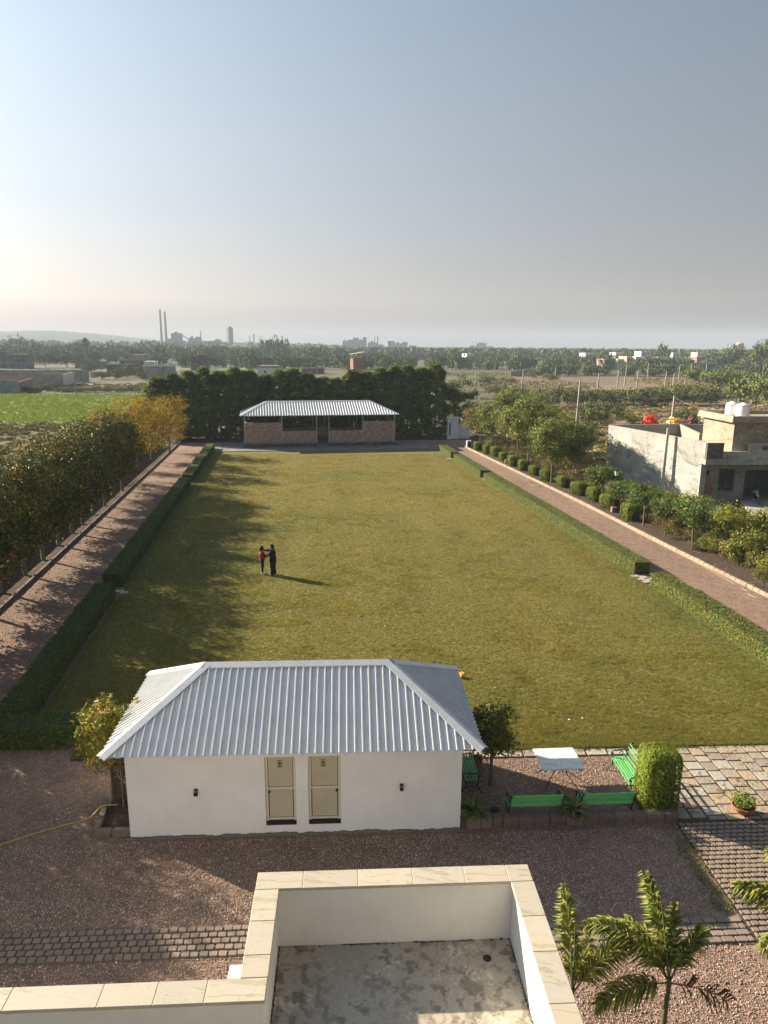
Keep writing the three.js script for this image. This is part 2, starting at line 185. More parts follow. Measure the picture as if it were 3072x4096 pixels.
// ---------- the setting ----------
{
  const ax = (a, b, n, p) => { const l = []; for (let i = 0; i <= n; i++) { const t = i / n * 2 - 1; l.push(Math.sign(t) * Math.pow(Math.abs(t), p) * (t < 0 ? -a : b)); } return l; };
  const xs = ax(-3200, 3200, 130, 2.3), zs = []; for (let i = 0; i <= 130; i++) zs.push(40 - 60 * i / 130 - 3300 * Math.pow(i / 130, 2.6));
  const col = (x, z) => { const d = Math.hypot(x, z), n1 = N(x * .012 + 50, z * .02 + 50, 4, 5), n2 = N(x * .05 + 9, z * .09 + 9, 3, 8); let c = mix3([.155, .125, .072], [.085, .095, .036], sm(.38, .56, n1 * .6 + n2 * .4 + .08 * sm(130, 300, d))); c = mix3(c, [.27, .21, .14], .5 * sm(.62, .74, n2)); return c; };
  struct('ground', sheet(zs.map(z => xs.map(x => [x, z])), -.07, 1, col), M.terrain);
  const hill = (name, x0, x1, z, dep, hf, c) => { const rows = []; for (let j = 0; j <= 10; j++) { const r = []; for (let i = 0; i <= 90; i++) r.push([x0 + (x1 - x0) * i / 90, z - dep * (j / 10)]); rows.push(r); } struct(name, sheet(rows, (x, zz) => { const t = (z - zz) / dep, u = (x - x0) / (x1 - x0); return -2 + hf(x) * Math.sin(Math.PI * Math.min(1, t * 1.0)) * sm(0, .08, u) * sm(1, .9, u) * (.9 + .25 * N(x * .006, zz * .006, 4, 3)); }, 1, () => c), M.terrain); };
  hill('hills', -2300, 200, -2050, 850, x => 48 * sm(-300, -950, x) + 8, [.07, .075, .04]);
  hill('hills', -1500, 600, -1330, 440, x => 19 * sm(200, -200, x) + 3, [.075, .08, .04]);
  // wheat, rough grass, tracks, water
  const gc = (a, b, f) => (x, z) => mix3(a, b, sm(.35, .65, N(x * f + 7, z * f * 1.7 + 7, 3, 12)));
  struct('wheat_field', band([[-37, -124], [-36, -160], [-38, -197]], [[-120, -121], [-140, -160], [-165, -185]], 30, 20, -.03, 1, gc([.22, .32, .03], [.17, .26, .026], .08)), M.terrain);
  struct('rough_grass_field', band([[-24, -84], [-30, -104], [-36, -118]], [[-75, -84], [-85, -104], [-95, -112]], 20, 16, -.035, 1, gc([.14, .12, .055], [.10, .115, .035], .12)), M.terrain);
  const track = (name, L, R, c) => struct(name, band(L, R, 12, 3, -.04, 1, gc(c, [c[0] * .85, c[1] * .85, c[2] * .85], .3)), M.terrain);
  track('dirt_track', [[-150, -236], [-92, -240], [-55, -246], [-20, -250]], [[-150, -243], [-92, -246], [-55, -252], [-20, -256]], [.36, .29, .2]);
  track('dirt_track', [[24, -78], [28, -82], [34, -97], [60, -128]], [[22, -90], [27, -97], [34, -110], [60, -140]], [.34, .25, .17]);
  track('dirt_track', [[70, -226], [84, -226], [104, -216], [130, -204]], [[68, -240], [84, -238], [106, -225], [133, -213]], [.36, .27, .18]);
  track('dirt_track', [[86, -245], [130, -243], [190, -241]], [[86, -249], [130, -247], [190, -245]], [.40, .31, .22]);
  struct('brown_field', band([[34, -112], [60, -112], [95, -112]], [[34, -168], [70, -176], [120, -176]], 14, 10, -.05, 1, gc([.24, .155, .085], [.19, .135, .075], .09)), M.terrain);
  struct('brown_field', band([[60, -205], [110, -200], [170, -195]], [[60, -330], [140, -330], [215, -320]], 14, 10, -.055, 1, gc([.22, .155, .10], [.17, .14, .08], .05)), M.terrain);
  struct('far_wheat_field', band([[-100, -396], [-40, -402], [-15, -404]], [[-100, -425], [-40, -430], [-15, -432]], 6, 6, -.045, 1, gc([.15, .2, .04], [.12, .17, .035], .05)), M.terrain); struct('far_wheat_field', band([[-165, -440], [-130, -444]], [[-165, -470], [-130, -474]], 6, 6, -.045, 1, gc([.17, .2, .05], [.13, .17, .04], .05)), M.terrain);
  const water = std([.10, .10, .09], { roughness: .12, metalness: 0 });
  const puddle = (x, z, rx, rz, s) => { const r = RNG(s), sh = new THREE.Shape(), n = 26; for (let i = 0; i <= n; i++) { const a = i / n * 6.2832, k = .7 + .5 * vn(i * .6 % n, s, n, 7); (i ? sh.lineTo : sh.moveTo).call(sh, Math.cos(a) * rx * k, Math.sin(a) * rz * k); } const g = new THREE.ShapeGeometry(sh); g.rotateX(-Math.PI / 2); g.translate(x, -.02, z); struct('puddle', g, water); };
  puddle(-47, -119.2, 4.6, 1.1, 3); puddle(40, -182, 8, 4, 4); puddle(62, -190, 11, 3.5, 5); puddle(50, -205, 6, 2.5, 6); puddle(24.6, -84, 2.6, 3.4, 7); puddle(27.2, -88, 2.2, 2.6, 8); puddle(22.6, -92, 2, 2.4, 9); puddle(25, -76.5, 1.6, 1.6, 12);
}
const kerbL = z => -17 - (-z - 34.3) * .0828, kerbR = z => z > -45.4 ? 22.03 - (-z - 34.85) * .108 : z > -58.4 ? 20.89 - (-z - 45.38) * .0983 : z > -79 ? 19.61 - (-z - 58.4) * .125 : 17.03 - (-z - 79) * .122;
const hedL = z => -12.08 - (-z - 37.5) * .083, hedR = z => z > -39 ? 17.28 - (-z - 26.8) * .07 : z > -64 ? 16.45 - (-z - 39) * .105 : 13.83 - (-z - 64) * .09;
{
  const gv = (x, z) => { const a = N(x * .25 + 4, z * .25 + 4, 4, 15), b = N(x * .06 + 40, z * .06, 3, 16); const k = .8 + .45 * a; return [k * 1.44, k * (1.22 + .08 * b), k * (1.0 + .14 * b)]; };
  struct('gravel_yard', band([[-24.5, -112], [-22, -70], [-18.5, -35], [-18, -20], [-18, 4]], [[20, -112], [19.5, -70], [24.2, -35], [25, -20], [25, 4]], 60, 30, 0, 1, gv), M.gravel);
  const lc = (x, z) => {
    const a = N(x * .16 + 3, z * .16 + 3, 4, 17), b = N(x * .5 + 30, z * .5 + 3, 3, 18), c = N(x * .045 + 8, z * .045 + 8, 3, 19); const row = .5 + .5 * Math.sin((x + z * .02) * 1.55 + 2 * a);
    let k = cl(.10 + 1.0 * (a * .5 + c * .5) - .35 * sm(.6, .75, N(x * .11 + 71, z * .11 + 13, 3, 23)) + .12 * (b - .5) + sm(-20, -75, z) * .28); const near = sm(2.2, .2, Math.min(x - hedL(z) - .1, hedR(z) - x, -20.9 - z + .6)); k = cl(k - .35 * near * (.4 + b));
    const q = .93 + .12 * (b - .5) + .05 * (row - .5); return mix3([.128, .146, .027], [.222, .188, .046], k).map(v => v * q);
  };
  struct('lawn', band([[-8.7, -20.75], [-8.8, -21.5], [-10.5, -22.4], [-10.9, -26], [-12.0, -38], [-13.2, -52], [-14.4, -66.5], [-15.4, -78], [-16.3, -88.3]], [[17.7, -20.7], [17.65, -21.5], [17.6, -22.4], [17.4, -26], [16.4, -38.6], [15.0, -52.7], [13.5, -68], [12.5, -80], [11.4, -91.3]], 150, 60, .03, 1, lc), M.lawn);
  const soilBand = (name, L, R) => struct(name, band(L, R, 20, 3, .02, 1), M.soil);
  const zl = [-10, -20, -34, -50, -66, -82, -95]; soilBand('flower_bed', zl.map(z => [kerbL(z) - .1, z]), zl.map(z => [kerbL(z) - 4.2, z]));
  const zr = [-28, -34.85, -45.4, -58.4, -70, -79, -95]; soilBand('flower_bed', zr.map(z => [kerbR(z) + .1, z]), zr.map(z => [kerbR(z) + 4.5, z]));
  struct('back_soil', band([[-30, -96.5], [-28, -112]], [[20, -101], [22, -116]], 6, 10, .012, 1), M.soil);
  { const q = RNG(64), lf = leaves(q, 9000, s => { const right = s() < .35; if (right) { const z = -29 - s() * 62; return [kerbR(z) + .15 + s() * 3.5, .03, z, 0, 1.6, 0]; } const z = -20 - s() * 72; return [kerbL(z) - .15 - 2.9 * s() + (s() < .25 ? 1.2 * s() : 0), .03, z, 0, 1.6, 0]; }, .1, .05, pick([3, [.12, .07, .04]], [2, [.2, .13, .06]], [1, [.26, .2, .1]], [1, [.05, .035, .025]]), 1.6); tag(mesh('fallen_leaves', lf, std([1, 1, 1], { vertexColors: true, side: THREE.DoubleSide })), 'dry fallen leaves strewn over the soil of both beds', 'leaves', null, 'stuff'); }
  { const q = RNG(65), g = leaves(q, 14, s => [gauss(s) * .45, .12 + .2 * s(), gauss(s) * .45, 0, .6, 0], .45, .06, pick([2, [.115, .15, .02]], [1, [.14, .17, .024]]), .1), n = 14000, im = new THREE.InstancedMesh(g, LEAF, n), m = new THREE.Matrix4(); for (let i = 0; i < n; i++) { const t = q(), z = -122 - 73 * t, x = -37.5 - q() * (80 + 35 * t), s = .8 + .5 * q(); m.makeRotationY(q() * 6).scale(new THREE.Vector3(s, s, s)).setPosition(x, -.05, z); im.setMatrixAt(i, m); } im.name = 'wheat_crop'; im.castShadow = im.receiveShadow = true; tag(im, 'bright green young wheat covering the field', 'wheat', null, 'stuff'); scene.add(im); }
  // instanced grass tufts on the near lawn, gravel stones on the paths: nobody could count them
  const r = RNG(5), blade = (() => { const P = []; for (let i = 0; i < 5; i++) { const a = i * 1.256 + .3, x = Math.cos(a) * .018, z = Math.sin(a) * .018, t = [Math.cos(a + .6) * .05, .05 + .012 * (i % 3), Math.sin(a + .6) * .05]; P.push(x - .007, 0, z, x + .007, 0, z + .004, ...t); } const g = new THREE.BufferGeometry(); g.setAttribute('position', new THREE.Float32BufferAttribute(P, 3)); return g; })();
  const n = 330000, gi = new THREE.InstancedMesh(blade, new THREE.MeshPhysicalMaterial({ color: 0xffffff, side: THREE.DoubleSide, roughness: .95, transmission: .45, thickness: 0, specularIntensity: .3 }), n), m = new THREE.Matrix4(), q = new THREE.Quaternion(), up = new THREE.Vector3(0, 1, 0), c = new THREE.Color();
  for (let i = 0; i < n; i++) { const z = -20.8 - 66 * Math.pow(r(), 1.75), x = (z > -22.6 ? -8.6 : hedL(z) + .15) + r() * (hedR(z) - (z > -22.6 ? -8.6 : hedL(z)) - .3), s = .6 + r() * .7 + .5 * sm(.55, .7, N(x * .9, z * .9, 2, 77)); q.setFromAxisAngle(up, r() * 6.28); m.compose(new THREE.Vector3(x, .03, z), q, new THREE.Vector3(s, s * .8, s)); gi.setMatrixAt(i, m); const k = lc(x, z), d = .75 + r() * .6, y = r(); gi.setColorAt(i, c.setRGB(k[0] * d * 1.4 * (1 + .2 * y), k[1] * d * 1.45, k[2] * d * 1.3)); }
  gi.name = 'grass'; gi.castShadow = gi.receiveShadow = true; tag(gi, 'short mown grass blades covering the lawn', 'grass', null, 'stuff'); scene.add(gi);
  const peb = new THREE.IcosahedronGeometry(.012, 0); peb.scale(1.2, .7, .9); const ng = 170000, pi = new THREE.InstancedMesh(peb, std([1, 1, 1], { roughness: .95 }), ng), pal = [[.42, .29, .22], [.35, .24, .185], [.5, .37, .29], [.30, .22, .18], [.58, .47, .39], [.22, .18, .16]];
  for (let i = 0; i < ng; i++) {
    let x, z; const k = r(); if (k < .62) { x = -9.5 + r() * 18.2; z = -9.5 - r() * 7.3; if (z < -13 && z > -13.9) z -= .95; if (x > -1.4 && x < 2.7 && z > -8.7) x += 5; } else if (k < .7) { x = 3.6 + r() * 5.2; z = -17.2 - r() * 3; } else if (k < .78) { x = -18 + r() * 12; z = -13.5 - r() * 7.8; } else if (k < .9) { z = -21 - r() * 40; x = kerbL(z) + .1 + r() * (hedL(z) - 1.1 - kerbL(z)); } else { z = -28 - r() * 40; x = hedR(z) + 1 + r() * (kerbR(z) - hedR(z) - 1.1); }
    const s = .5 + r() * r() * 1.6; q.set(r() - .5, r() - .5, r() - .5, r() - .5).normalize(); m.compose(new THREE.Vector3(x, .003 + .004 * s, z), q, new THREE.Vector3(s, s, s)); pi.setMatrixAt(i, m); const p = pal[Math.floor(r() * 6)], d = .75 + .5 * r(); pi.setColorAt(i, c.setRGB(p[0] * d, p[1] * d, p[2] * d));
  }
  pi.name = 'gravel'; pi.castShadow = pi.receiveShadow = true; tag(pi, 'loose pinkish gravel stones strewn over yard and paths', 'gravel', null, 'stuff'); scene.add(pi);
}
// ---------- near building: projecting porch with parapets ----------
{
  const t = thing('porch_building', 'white flat-roofed porch with marble coped parapet in the foreground', 'building');
  const W = (n, ...a) => mesh(n, bx(...a), M.cream, t);
  W('parapet_wall', -1.205, 2.445, 0, 5.665, -8.545, -8.285); W('parapet_wall', -1.205, -.96, 0, 5.665, -8.282, -6.86); W('parapet_wall', 2.21, 2.445, 0, 5.665, -8.282, 1.5); W('parapet_wall', -9, -.96, 0, 5.665, -6.857, -6.61);
  mesh('terrace_floor', merge([bx(-.955, 2.205, 4.5, 4.77, -8.28, -6.61), bx(-9, 2.205, 4.5, 4.77, -6.61, 1.5)]), M.floor, t);
  let k = 0; const cop = (...a) => mesh('coping_slab', cbx(...a, .006), marbles[k++ % 4], t);
  const xs = [-1.24, -.62, .12, .86, 1.57, 2.16, 2.48]; for (let i = 0; i < 6; i++) cop(xs[i] + .0015, xs[i + 1] - .0015, 5.66, 5.7, -8.58, -8.26 + (i === 0 || i === 5 ? 0 : .002));
  const zl = [-8.257, -7.72, -7.2, -6.885]; for (let i = 0; i < 3; i++) cop(-1.243, -.927, 5.66, 5.7, zl[i] + .0015, zl[i + 1] - .0015);
  const zr = [-8.257, -7.65, -7.1, -6.4, -5.7, -5, -4.2]; for (let i = 0; i < 6; i++) cop(2.172, 2.483, 5.66, 5.7, zr[i] + .0015, zr[i + 1] - .0015);
  const xl = [-9, -7.6, -6.2, -4.9, -3.75, -2.75, -2.15, -1.6, -.93]; for (let i = 0; i < 8; i++) cop(xl[i] + .0015, xl[i + 1] - .0015, 5.66, 5.7, -6.882, -6.578);
  mesh('drain_cover', new THREE.CylinderGeometry(.055, .055, .012, 20).translate(1.83, 4.776, -7.96), M.black, t);
  mesh('ledge_block', cbx(-1.44, -1.215, 5.2, 5.42, -7.36, -7.16, .01), M.cream, t);
  const r = RNG(9), lumps = []; const lump = (x, z) => lumps.push(new THREE.IcosahedronGeometry(.003 + .013 * r() * r() * r(), 0).scale(1.4, .5 + .7 * r(), 1.1).translate(x, 4.772, z));
  for (let i = 0; i < 900; i++) { const x = -.95 + 3.15 * r(); if (N(x * 5, 3, 3, 61) > .38 + .25 * r()) lump(x, -8.277 + .035 * r() * r()); } for (let i = 0; i < 420; i++) lump(-.952 + .02 * r() * r(), -8.28 + 1.7 * r()); for (let i = 0; i < 520; i++) lump(2.202 - .03 * r() * r(), -8.28 + 3 * r());
  tag(mesh('moss', lumps, std([.045, .042, .03], { roughness: 1 }), t), null, null, null, 'stuff');
  const flakes = []; for (let i = 0; i < 130; i++) flakes.push(new THREE.IcosahedronGeometry(.003 + .007 * r() * r(), 0).scale(1.3, .5, 1).translate(-.9 + 3.05 * r(), 4.773, -8.2 + 2.2 * r())); tag(mesh('paint_flakes', flakes, std([.6, .58, .52]), t), null, null, null, 'stuff');
}
// ---------- ribbed tin hip roofs ----------
M.tin.side = M.tinCap.side = THREE.DoubleSide;
function slope(A, B, up, T, sa, sb, pitch, rib, per, rw = .06) {   // ribbed sheets of one slope: eave A to B, up-slope unit vector, slope length T, hips ending at sa and sb
  const a = new THREE.Vector3(...A), b = new THREE.Vector3(...B), e = b.clone().sub(a), L = e.length(); e.normalize(); const u = new THREE.Vector3(...up).normalize(), n = new THREE.Vector3().crossVectors(e, u).normalize(); if (n.y < 0) n.negate();
  const tm = s => Math.max(0, Math.min(T, sa > 0 ? s / sa * T : T, sb < L ? (L - s) / (L - sb) * T : T)); const st = []; const cnt = Math.floor(L / pitch);
  for (let i = 0; i <= cnt; i++) { const o = i * pitch; st.push([o, 0], [o + pitch - rw, 0], [o + pitch - rw * .75, rib], [o + pitch - rw * .3, rib], [o + pitch - rw * .05, 0]); } for (const k of [sa, sb]) if (k > 0 && k < L) st.push([k, -1]); st.sort((p, q) => p[0] - q[0]);
  for (let i = 0; i < st.length; i++) if (st[i][1] < 0) st[i][1] = i ? st[i - 1][1] : 0;
  const out = []; let P = [], U = []; let made = 0;
  const put = (s, t, h) => { const q = a.clone().addScaledVector(e, s).addScaledVector(u, t).addScaledVector(n, h); P.push(q.x, q.y, q.z); U.push(s, t); };
  const flush = () => { if (!P.length) return; const g = new THREE.BufferGeometry(); g.setAttribute('position', new THREE.Float32BufferAttribute(P, 3)); g.setAttribute('uv', new THREE.Float32BufferAttribute(U, 2)); g.computeVertexNormals(); out.push(g); P = []; U = []; };
  for (let i = 0; i + 1 < st.length; i++) { const [s0, h0] = st[i], [s1, h1] = [Math.min(st[i + 1][0], L), st[i + 1][1]]; if (s1 - s0 < 1e-6 || s0 >= L) continue; const t0 = tm(s0), t1 = tm(s1); put(s0, 0, h0); put(s1, 0, h1); put(s1, t1, h1); put(s0, 0, h0); put(s1, t1, h1); put(s0, t0, h0); if (Math.floor(s1 / (pitch * per)) > made) { made++; flush(); } }
  flush(); return out;
}
function cap(P, Q, w1, w2, wid, lift) {              // bent cap strip over a ridge or hip
  const p = new THREE.Vector3(...P), q = new THREE.Vector3(...Q), d = q.clone().sub(p).normalize(); const L = p.distanceTo(q), pos = [], uv = []; const y = new THREE.Vector3(0, lift, 0);
  for (const w of [w1, w2]) { const v = new THREE.Vector3(...w); v.addScaledVector(d, -v.dot(d)).normalize().multiplyScalar(wid); const a = p.clone().add(y), b = q.clone().add(y), c = b.clone().add(v), e = a.clone().add(v); for (const [z, s, t] of [[a, 0, 0], [b, L, 0], [c, L, wid], [a, 0, 0], [c, L, wid], [e, 0, wid]]) { pos.push(z.x, z.y, z.z); uv.push(s, t); } const lip = new THREE.Vector3(0, -.03, 0), c2 = c.clone().add(lip), e2 = e.clone().add(lip); for (const [z, s, t] of [[e, 0, 0], [c, L, 0], [c2, L, .03], [e, 0, 0], [c2, L, .03], [e2, 0, .03]]) { pos.push(z.x, z.y, z.z); uv.push(s, t); } }
  const g = new THREE.BufferGeometry(); g.setAttribute('position', new THREE.Float32BufferAttribute(pos, 3)); g.setAttribute('uv', new THREE.Float32BufferAttribute(uv, 2)); g.computeVertexNormals(); return g;
}
function hipRoof(t, x0, x1, z0, z1, ye, yr, rx0, rx1, pitch, rib, rw, capW, screws) {
  const zm = (z0 + z1) / 2, dz = Math.abs(z0 - zm), h = yr - ye, T = Math.hypot(dz, h), Tl = Math.hypot(rx0 - x0, h), Tr = Math.hypot(x1 - rx1, h), D = Math.abs(z1 - z0), per = 5;
  const fs = [['front', [x0, ye, z0], [x1, ye, z0], [0, h, -dz], T, rx0 - x0, rx1 - x0], ['back', [x1, ye, z1], [x0, ye, z1], [0, h, dz], T, x1 - rx1, x1 - rx0], ['left', [x0, ye, z1], [x0, ye, z0], [rx0 - x0, h, 0], Tl, D / 2, D / 2], ['right', [x1, ye, z0], [x1, ye, z1], [rx1 - x1, h, 0], Tr, D / 2, D / 2]];
  for (const [n, A, B, u, t0, sa, sb] of fs) for (const g of slope(A, B, u, t0, sa, sb, pitch, rib, per, rw)) mesh('roof_sheet', g, M.tin, t);
  const R0 = [rx0, yr, zm], R1 = [rx1, yr, zm], f = [0, -h, dz], b = [0, -h, -dz], l = [x0 - rx0, -h, 0], r = [x1 - rx1, -h, 0];
  mesh('ridge_cap', cap(R0, R1, f, b, capW, rib + .012), M.tinCap, t);
  for (const [c, R, s] of [[[x0, ye, z0], R0, [l, f]], [[x1, ye, z0], R1, [r, f]], [[x0, ye, z1], R0, [l, b]], [[x1, ye, z1], R1, [r, b]]]) mesh('hip_cap', cap(c, R, s[0], s[1], capW, rib + .016), M.tinCap, t);
  if (screws) { const q = []; for (let i = 0; i * pitch < x1 - x0; i++) for (const k of [.12, .45, .8]) { const s = (i + 1) * pitch - rw / 2, tm = Math.min(1, s / (rx0 - x0), (x1 - x0 - s) / (x1 - rx1)); if (tm < k + .06) continue; q.push(new THREE.CylinderGeometry(.011, .011, .012, 6).translate(x0 + s + .01, ye + h * k + rib + .006, z0 - dz * k)); } tag(mesh('roof_screws', q, std([.12, .12, .13], { metalness: .5, roughness: .5 }), t), null, null, null, 'stuff'); }
}
// ---------- toilet block ----------
{
  const t = thing('toilet_block', 'white toilet block with ribbed tin hip roof and two cream doors', 'building');
  const sh = new THREE.Shape([[-5.76, 0], [3.0, 0], [3.0, 2.92], [-5.76, 2.92]].map(p => new THREE.Vector2(...p))); const doors = [[-2.19, -1.385], [-1.06, -.205]];
  for (const [a, b] of doors) sh.holes.push(new THREE.Path([[a, .27], [b, .27], [b, 2.28], [a, 2.28]].map(p => new THREE.Vector2(...p))));
  mesh('front_wall', uvBox(new THREE.ExtrudeGeometry(sh, { depth: .2, bevelEnabled: false }).translate(0, 0, -17.2)), M.white, t);
  mesh('side_wall', bx(-5.758, -5.56, 0, 2.92, -20.9, -17.203), M.white, t); mesh('side_wall', bx(2.8, 2.998, 0, 2.92, -20.9, -17.203), M.white, t); mesh('back_wall', bx(-5.557, 2.797, 0, 2.92, -20.9, -20.7), M.white, t);
  mesh('ceiling', bx(-5.55, 2.79, 2.75, 2.85, -20.69, -17.21), M.white, t);
  const plinth = []; { const r = RNG(3); for (let x = -5.76; x < 3; x += .16 + .1 * r()) plinth.push(new THREE.IcosahedronGeometry(.05 + .07 * r(), 1).scale(1.7, .35 + .3 * r(), .7).translate(x, .0, -16.98)); } tag(mesh('rough_footing', plinth, std([.21, .19, .17], { map: rep(cemT, .6), roughness: 1 }), t), null, null, null, 'stuff');
  hipRoof(t, -6.19, 3.47, -16.46, -21.3, 2.68, 4.06, -3.95, 1.13, .2, .048, .072, .19, true);
  const cream = std([.52, .48, .37], { map: rep(plastT, .5), roughness: .55 }), frame = std([.60, .57, .47], { roughness: .5 }), dark = std([.03, .028, .026], { roughness: .6 }), brass = std([.25, .17, .06], { roughness: .4, metalness: .5 });
  doors.forEach(([a, b], i) => {
    const d = new THREE.Group(); d.name = 'door'; t.add(d); const z = -17.07; const f = (n, g, m) => mesh(n, g, m, d);
    f('door_frame', [bx(a + .003, a + .07, .36, 2.277, z - .06, z), bx(b - .07, b - .003, .36, 2.277, z - .06, z)], frame);
    f('upper_panel', bx(a + .085, b - .085, 1.365, 2.262, z - .045, z - .02), cream); f('lower_panel', bx(a + .095, b - .095, .455, 1.27, z - .045, z - .02), cream);
    f('middle_rail', cbx(a + .073, b - .073, 1.285, 1.35, z - .05, z - .004, .004), frame); f('bottom_rail', cbx(a + .073, b - .073, .375, .44, z - .05, z - .006, .004), frame);
    f('backing', bx(a + .072, b - .072, .36, 2.27, z - .06, z - .047), dark); f('sill', bx(a + .002, b - .002, .272, .355, -17.18, -16.992), M.black);
    const hx = i ? b - .11 : a + .1; f('knob', merge([new THREE.SphereGeometry(.03, 12, 8).translate(hx, 1.235, z + .035), new THREE.CylinderGeometry(.012, .012, .05, 8).rotateX(1.57).translate(hx, 1.235, z)]), dark);
    const lx = i ? b - .055 : a + .055; f('latch', merge([bx(lx - .008, lx + .008, 1.42, 1.53, z + .012, z + .02), bx(lx - .008, lx + .008, 1.42, 1.435, z, z + .02), bx(lx - .008, lx + .008, 1.515, 1.53, z, z + .02)]), frame);
    // pictogram plate
    const px = (a + b) / 2 - (i ? .03 : .01), py = 2.03, plate = f('sign_plate', cbx(px - .068, px + .068, py - .105, py + .105, z - .02, z - .008, .003), brass);
    const p = (n, g, m) => mesh(n, g, m, plate), fz = z - .007; p('sign_field', bx(px - .052, px + .052, py - .06, py + .092, fz - .002, fz + .0005), std([.45, .40, .28], { roughness: .4 }));
    const S = l => new THREE.ExtrudeGeometry(new THREE.Shape(l.map(q => new THREE.Vector2(px + q[0], py + q[1]))), { depth: .003, bevelEnabled: false }).translate(0, 0, fz + .001);
    const body = i ? [[-.034, .05], [.034, .05], [.034, -.004], [.024, -.004], [.024, .03], [.018, .03], [.018, -.052], [.002, -.052], [.002, -.004], [-.002, -.004], [-.002, -.052], [-.018, -.052], [-.018, .03], [-.024, .03], [-.024, -.004], [-.034, -.004]] : [[-.03, .05], [.03, .05], [.04, -.002], [.03, -.004], [.02, .03], [.016, .025], [.03, -.022], [.016, -.022], [.016, -.052], [.003, -.052], [.003, -.022], [-.003, -.022], [-.003, -.052], [-.016, -.052], [-.016, -.022], [-.03, -.022], [-.016, .025], [-.02, .03], [-.03, -.004], [-.04, -.002]];
    p('pictogram', merge([uvBox(S(body)), uvBox(new THREE.CylinderGeometry(.0135, .0135, .003, 14).rotateX(1.5708).translate(px, py + .07, fz + .0025))]), M.black);
    p('sign_strip', bx(px - .04, px + .04, py - .088, py - .072, fz - .002, fz + .0005), std([.12, .08, .03]));
    tag(d, i ? 'cream door with male pictogram plate' : 'cream door with female pictogram plate');
  });
  for (const [x, y] of [[-3.98, 1.36], [1.4, 1.36]]) { const l = mesh('wall_lamp', cbx(x - .045, x + .045, y - .11, y + .06, -17.003, -16.9, .008), M.black, t); mesh('lamp_glass', bx(x - .03, x + .03, y + .005, y + .05, -16.9, -16.897), std([.25, .24, .22], { roughness: .2 }), l); mesh('lamp_head', cbx(x - .05, x + .05, y - .06, y - .045, -16.9, -16.85, .004), M.black, l); }
}
// ---------- far pavilion ----------
{
  const t = thing('garden_pavilion', 'open brick garden pavilion with ribbed tin hip roof at the lawn end', 'pavilion', [-12.9, 0, -92.15], 7.5 * Math.PI / 180);
  const r = RNG(12), gs = [0, 1, 2, 3].map(i => cbx(-.5, .5, 0, 1, -.5, .5, .06)); const sm4 = [[.13, .125, .12], [.17, .16, .145], [.10, .10, .10], [.2, .17, .15]].map(c => std(c, { map: rep(stoneT, 1), roughness: .9 }));
  mesh('plinth', bx(-.2, 19.5, 0, .5, -5.9, .25), std([.12, .115, .11], { map: rep(cemT, .5) }), t);
  for (let j = 0; j < 2; j++) for (let x = -.25; x < 19.4;) { const w = .34 + .3 * r(); if (!(x + w > 9 && x < 10.9)) { const m = mesh('plinth_stone', gs[0], sm4[Math.floor(r() * 4)], t); m.scale.set(w - .03, .26, .14); m.position.set(x + w / 2, j * .285 + .005, .31 + .02 * r()); } x += w; }
  mesh('plinth_top', cbx(-.3, 19.6, .502, .57, -6, .42, .01), std([.30, .28, .25], { map: rep(cemT, .4) }), t);
  for (const [k, y] of [[0, .2], [1, .4]]) mesh('step', cbx(9.05, 10.85, 0, y, .43 + .0, 1.1 - k * .33, .012), std([.30, .28, .25], { map: rep(cemT, .5) }), t);
  const B = (n, ...a) => mesh(n, bx(...a), M.brick, t); B('brick_panel', .08, 4.66, .573, 3.2, -.12, .1); B('brick_panel', 4.74, 9.06, .573, 2.1, -.12, .1); B('brick_panel', 10.74, 15.06, .573, 2.1, -.12, .1); B('brick_panel', 15.14, 19.22, .573, 3.25, -.12, .1);
  B('brick_panel', -.02, .2, .573, 3.2, -5.6, -.13); B('brick_panel', 19.1, 19.32, .573, 3.2, -5.6, -.13); B('brick_panel', .21, 19.09, .573, 1.9, -5.6, -5.4);
  const ps = std([.46, .46, .45], { roughness: .6 }); for (const z of [.12, -5.5]) for (const x of [0, 4.7, 9.1, 10.7, 15.1, 19.3]) mesh('post', bx(x - .055, x + .055, .573, 4.12, z - .055, z + .055), ps, t);
  mesh('eave_beam', bx(-.05, 19.35, 4.0, 4.1, .07, .17), ps, t); mesh('eave_beam', bx(-.05, 19.35, 4.0, 4.1, -5.55, -5.45), ps, t);
  hipRoof(t, -.5, 19.85, .62, -6.1, 4.08, 5.62, 2.85, 16.45, .34, .10, .2, .22, false);
  const pl = []; const P = [[-17.45, -88.25], [10.5, -91.25], [10.4, -95.2], [-17.3, -93.2]], sh = new THREE.Shape(P.map(p => new THREE.Vector2(p[0], -p[1]))); const g = new THREE.ExtrudeGeometry(sh, { depth: .1, bevelEnabled: false }); g.rotateX(-Math.PI / 2); struct('stone_terrace', uvBox(g), std([.30, .29, .275], { map: rep(cemT, .25), bumpMap: rep(stoneB, .3), bumpScale: .01 }));
}
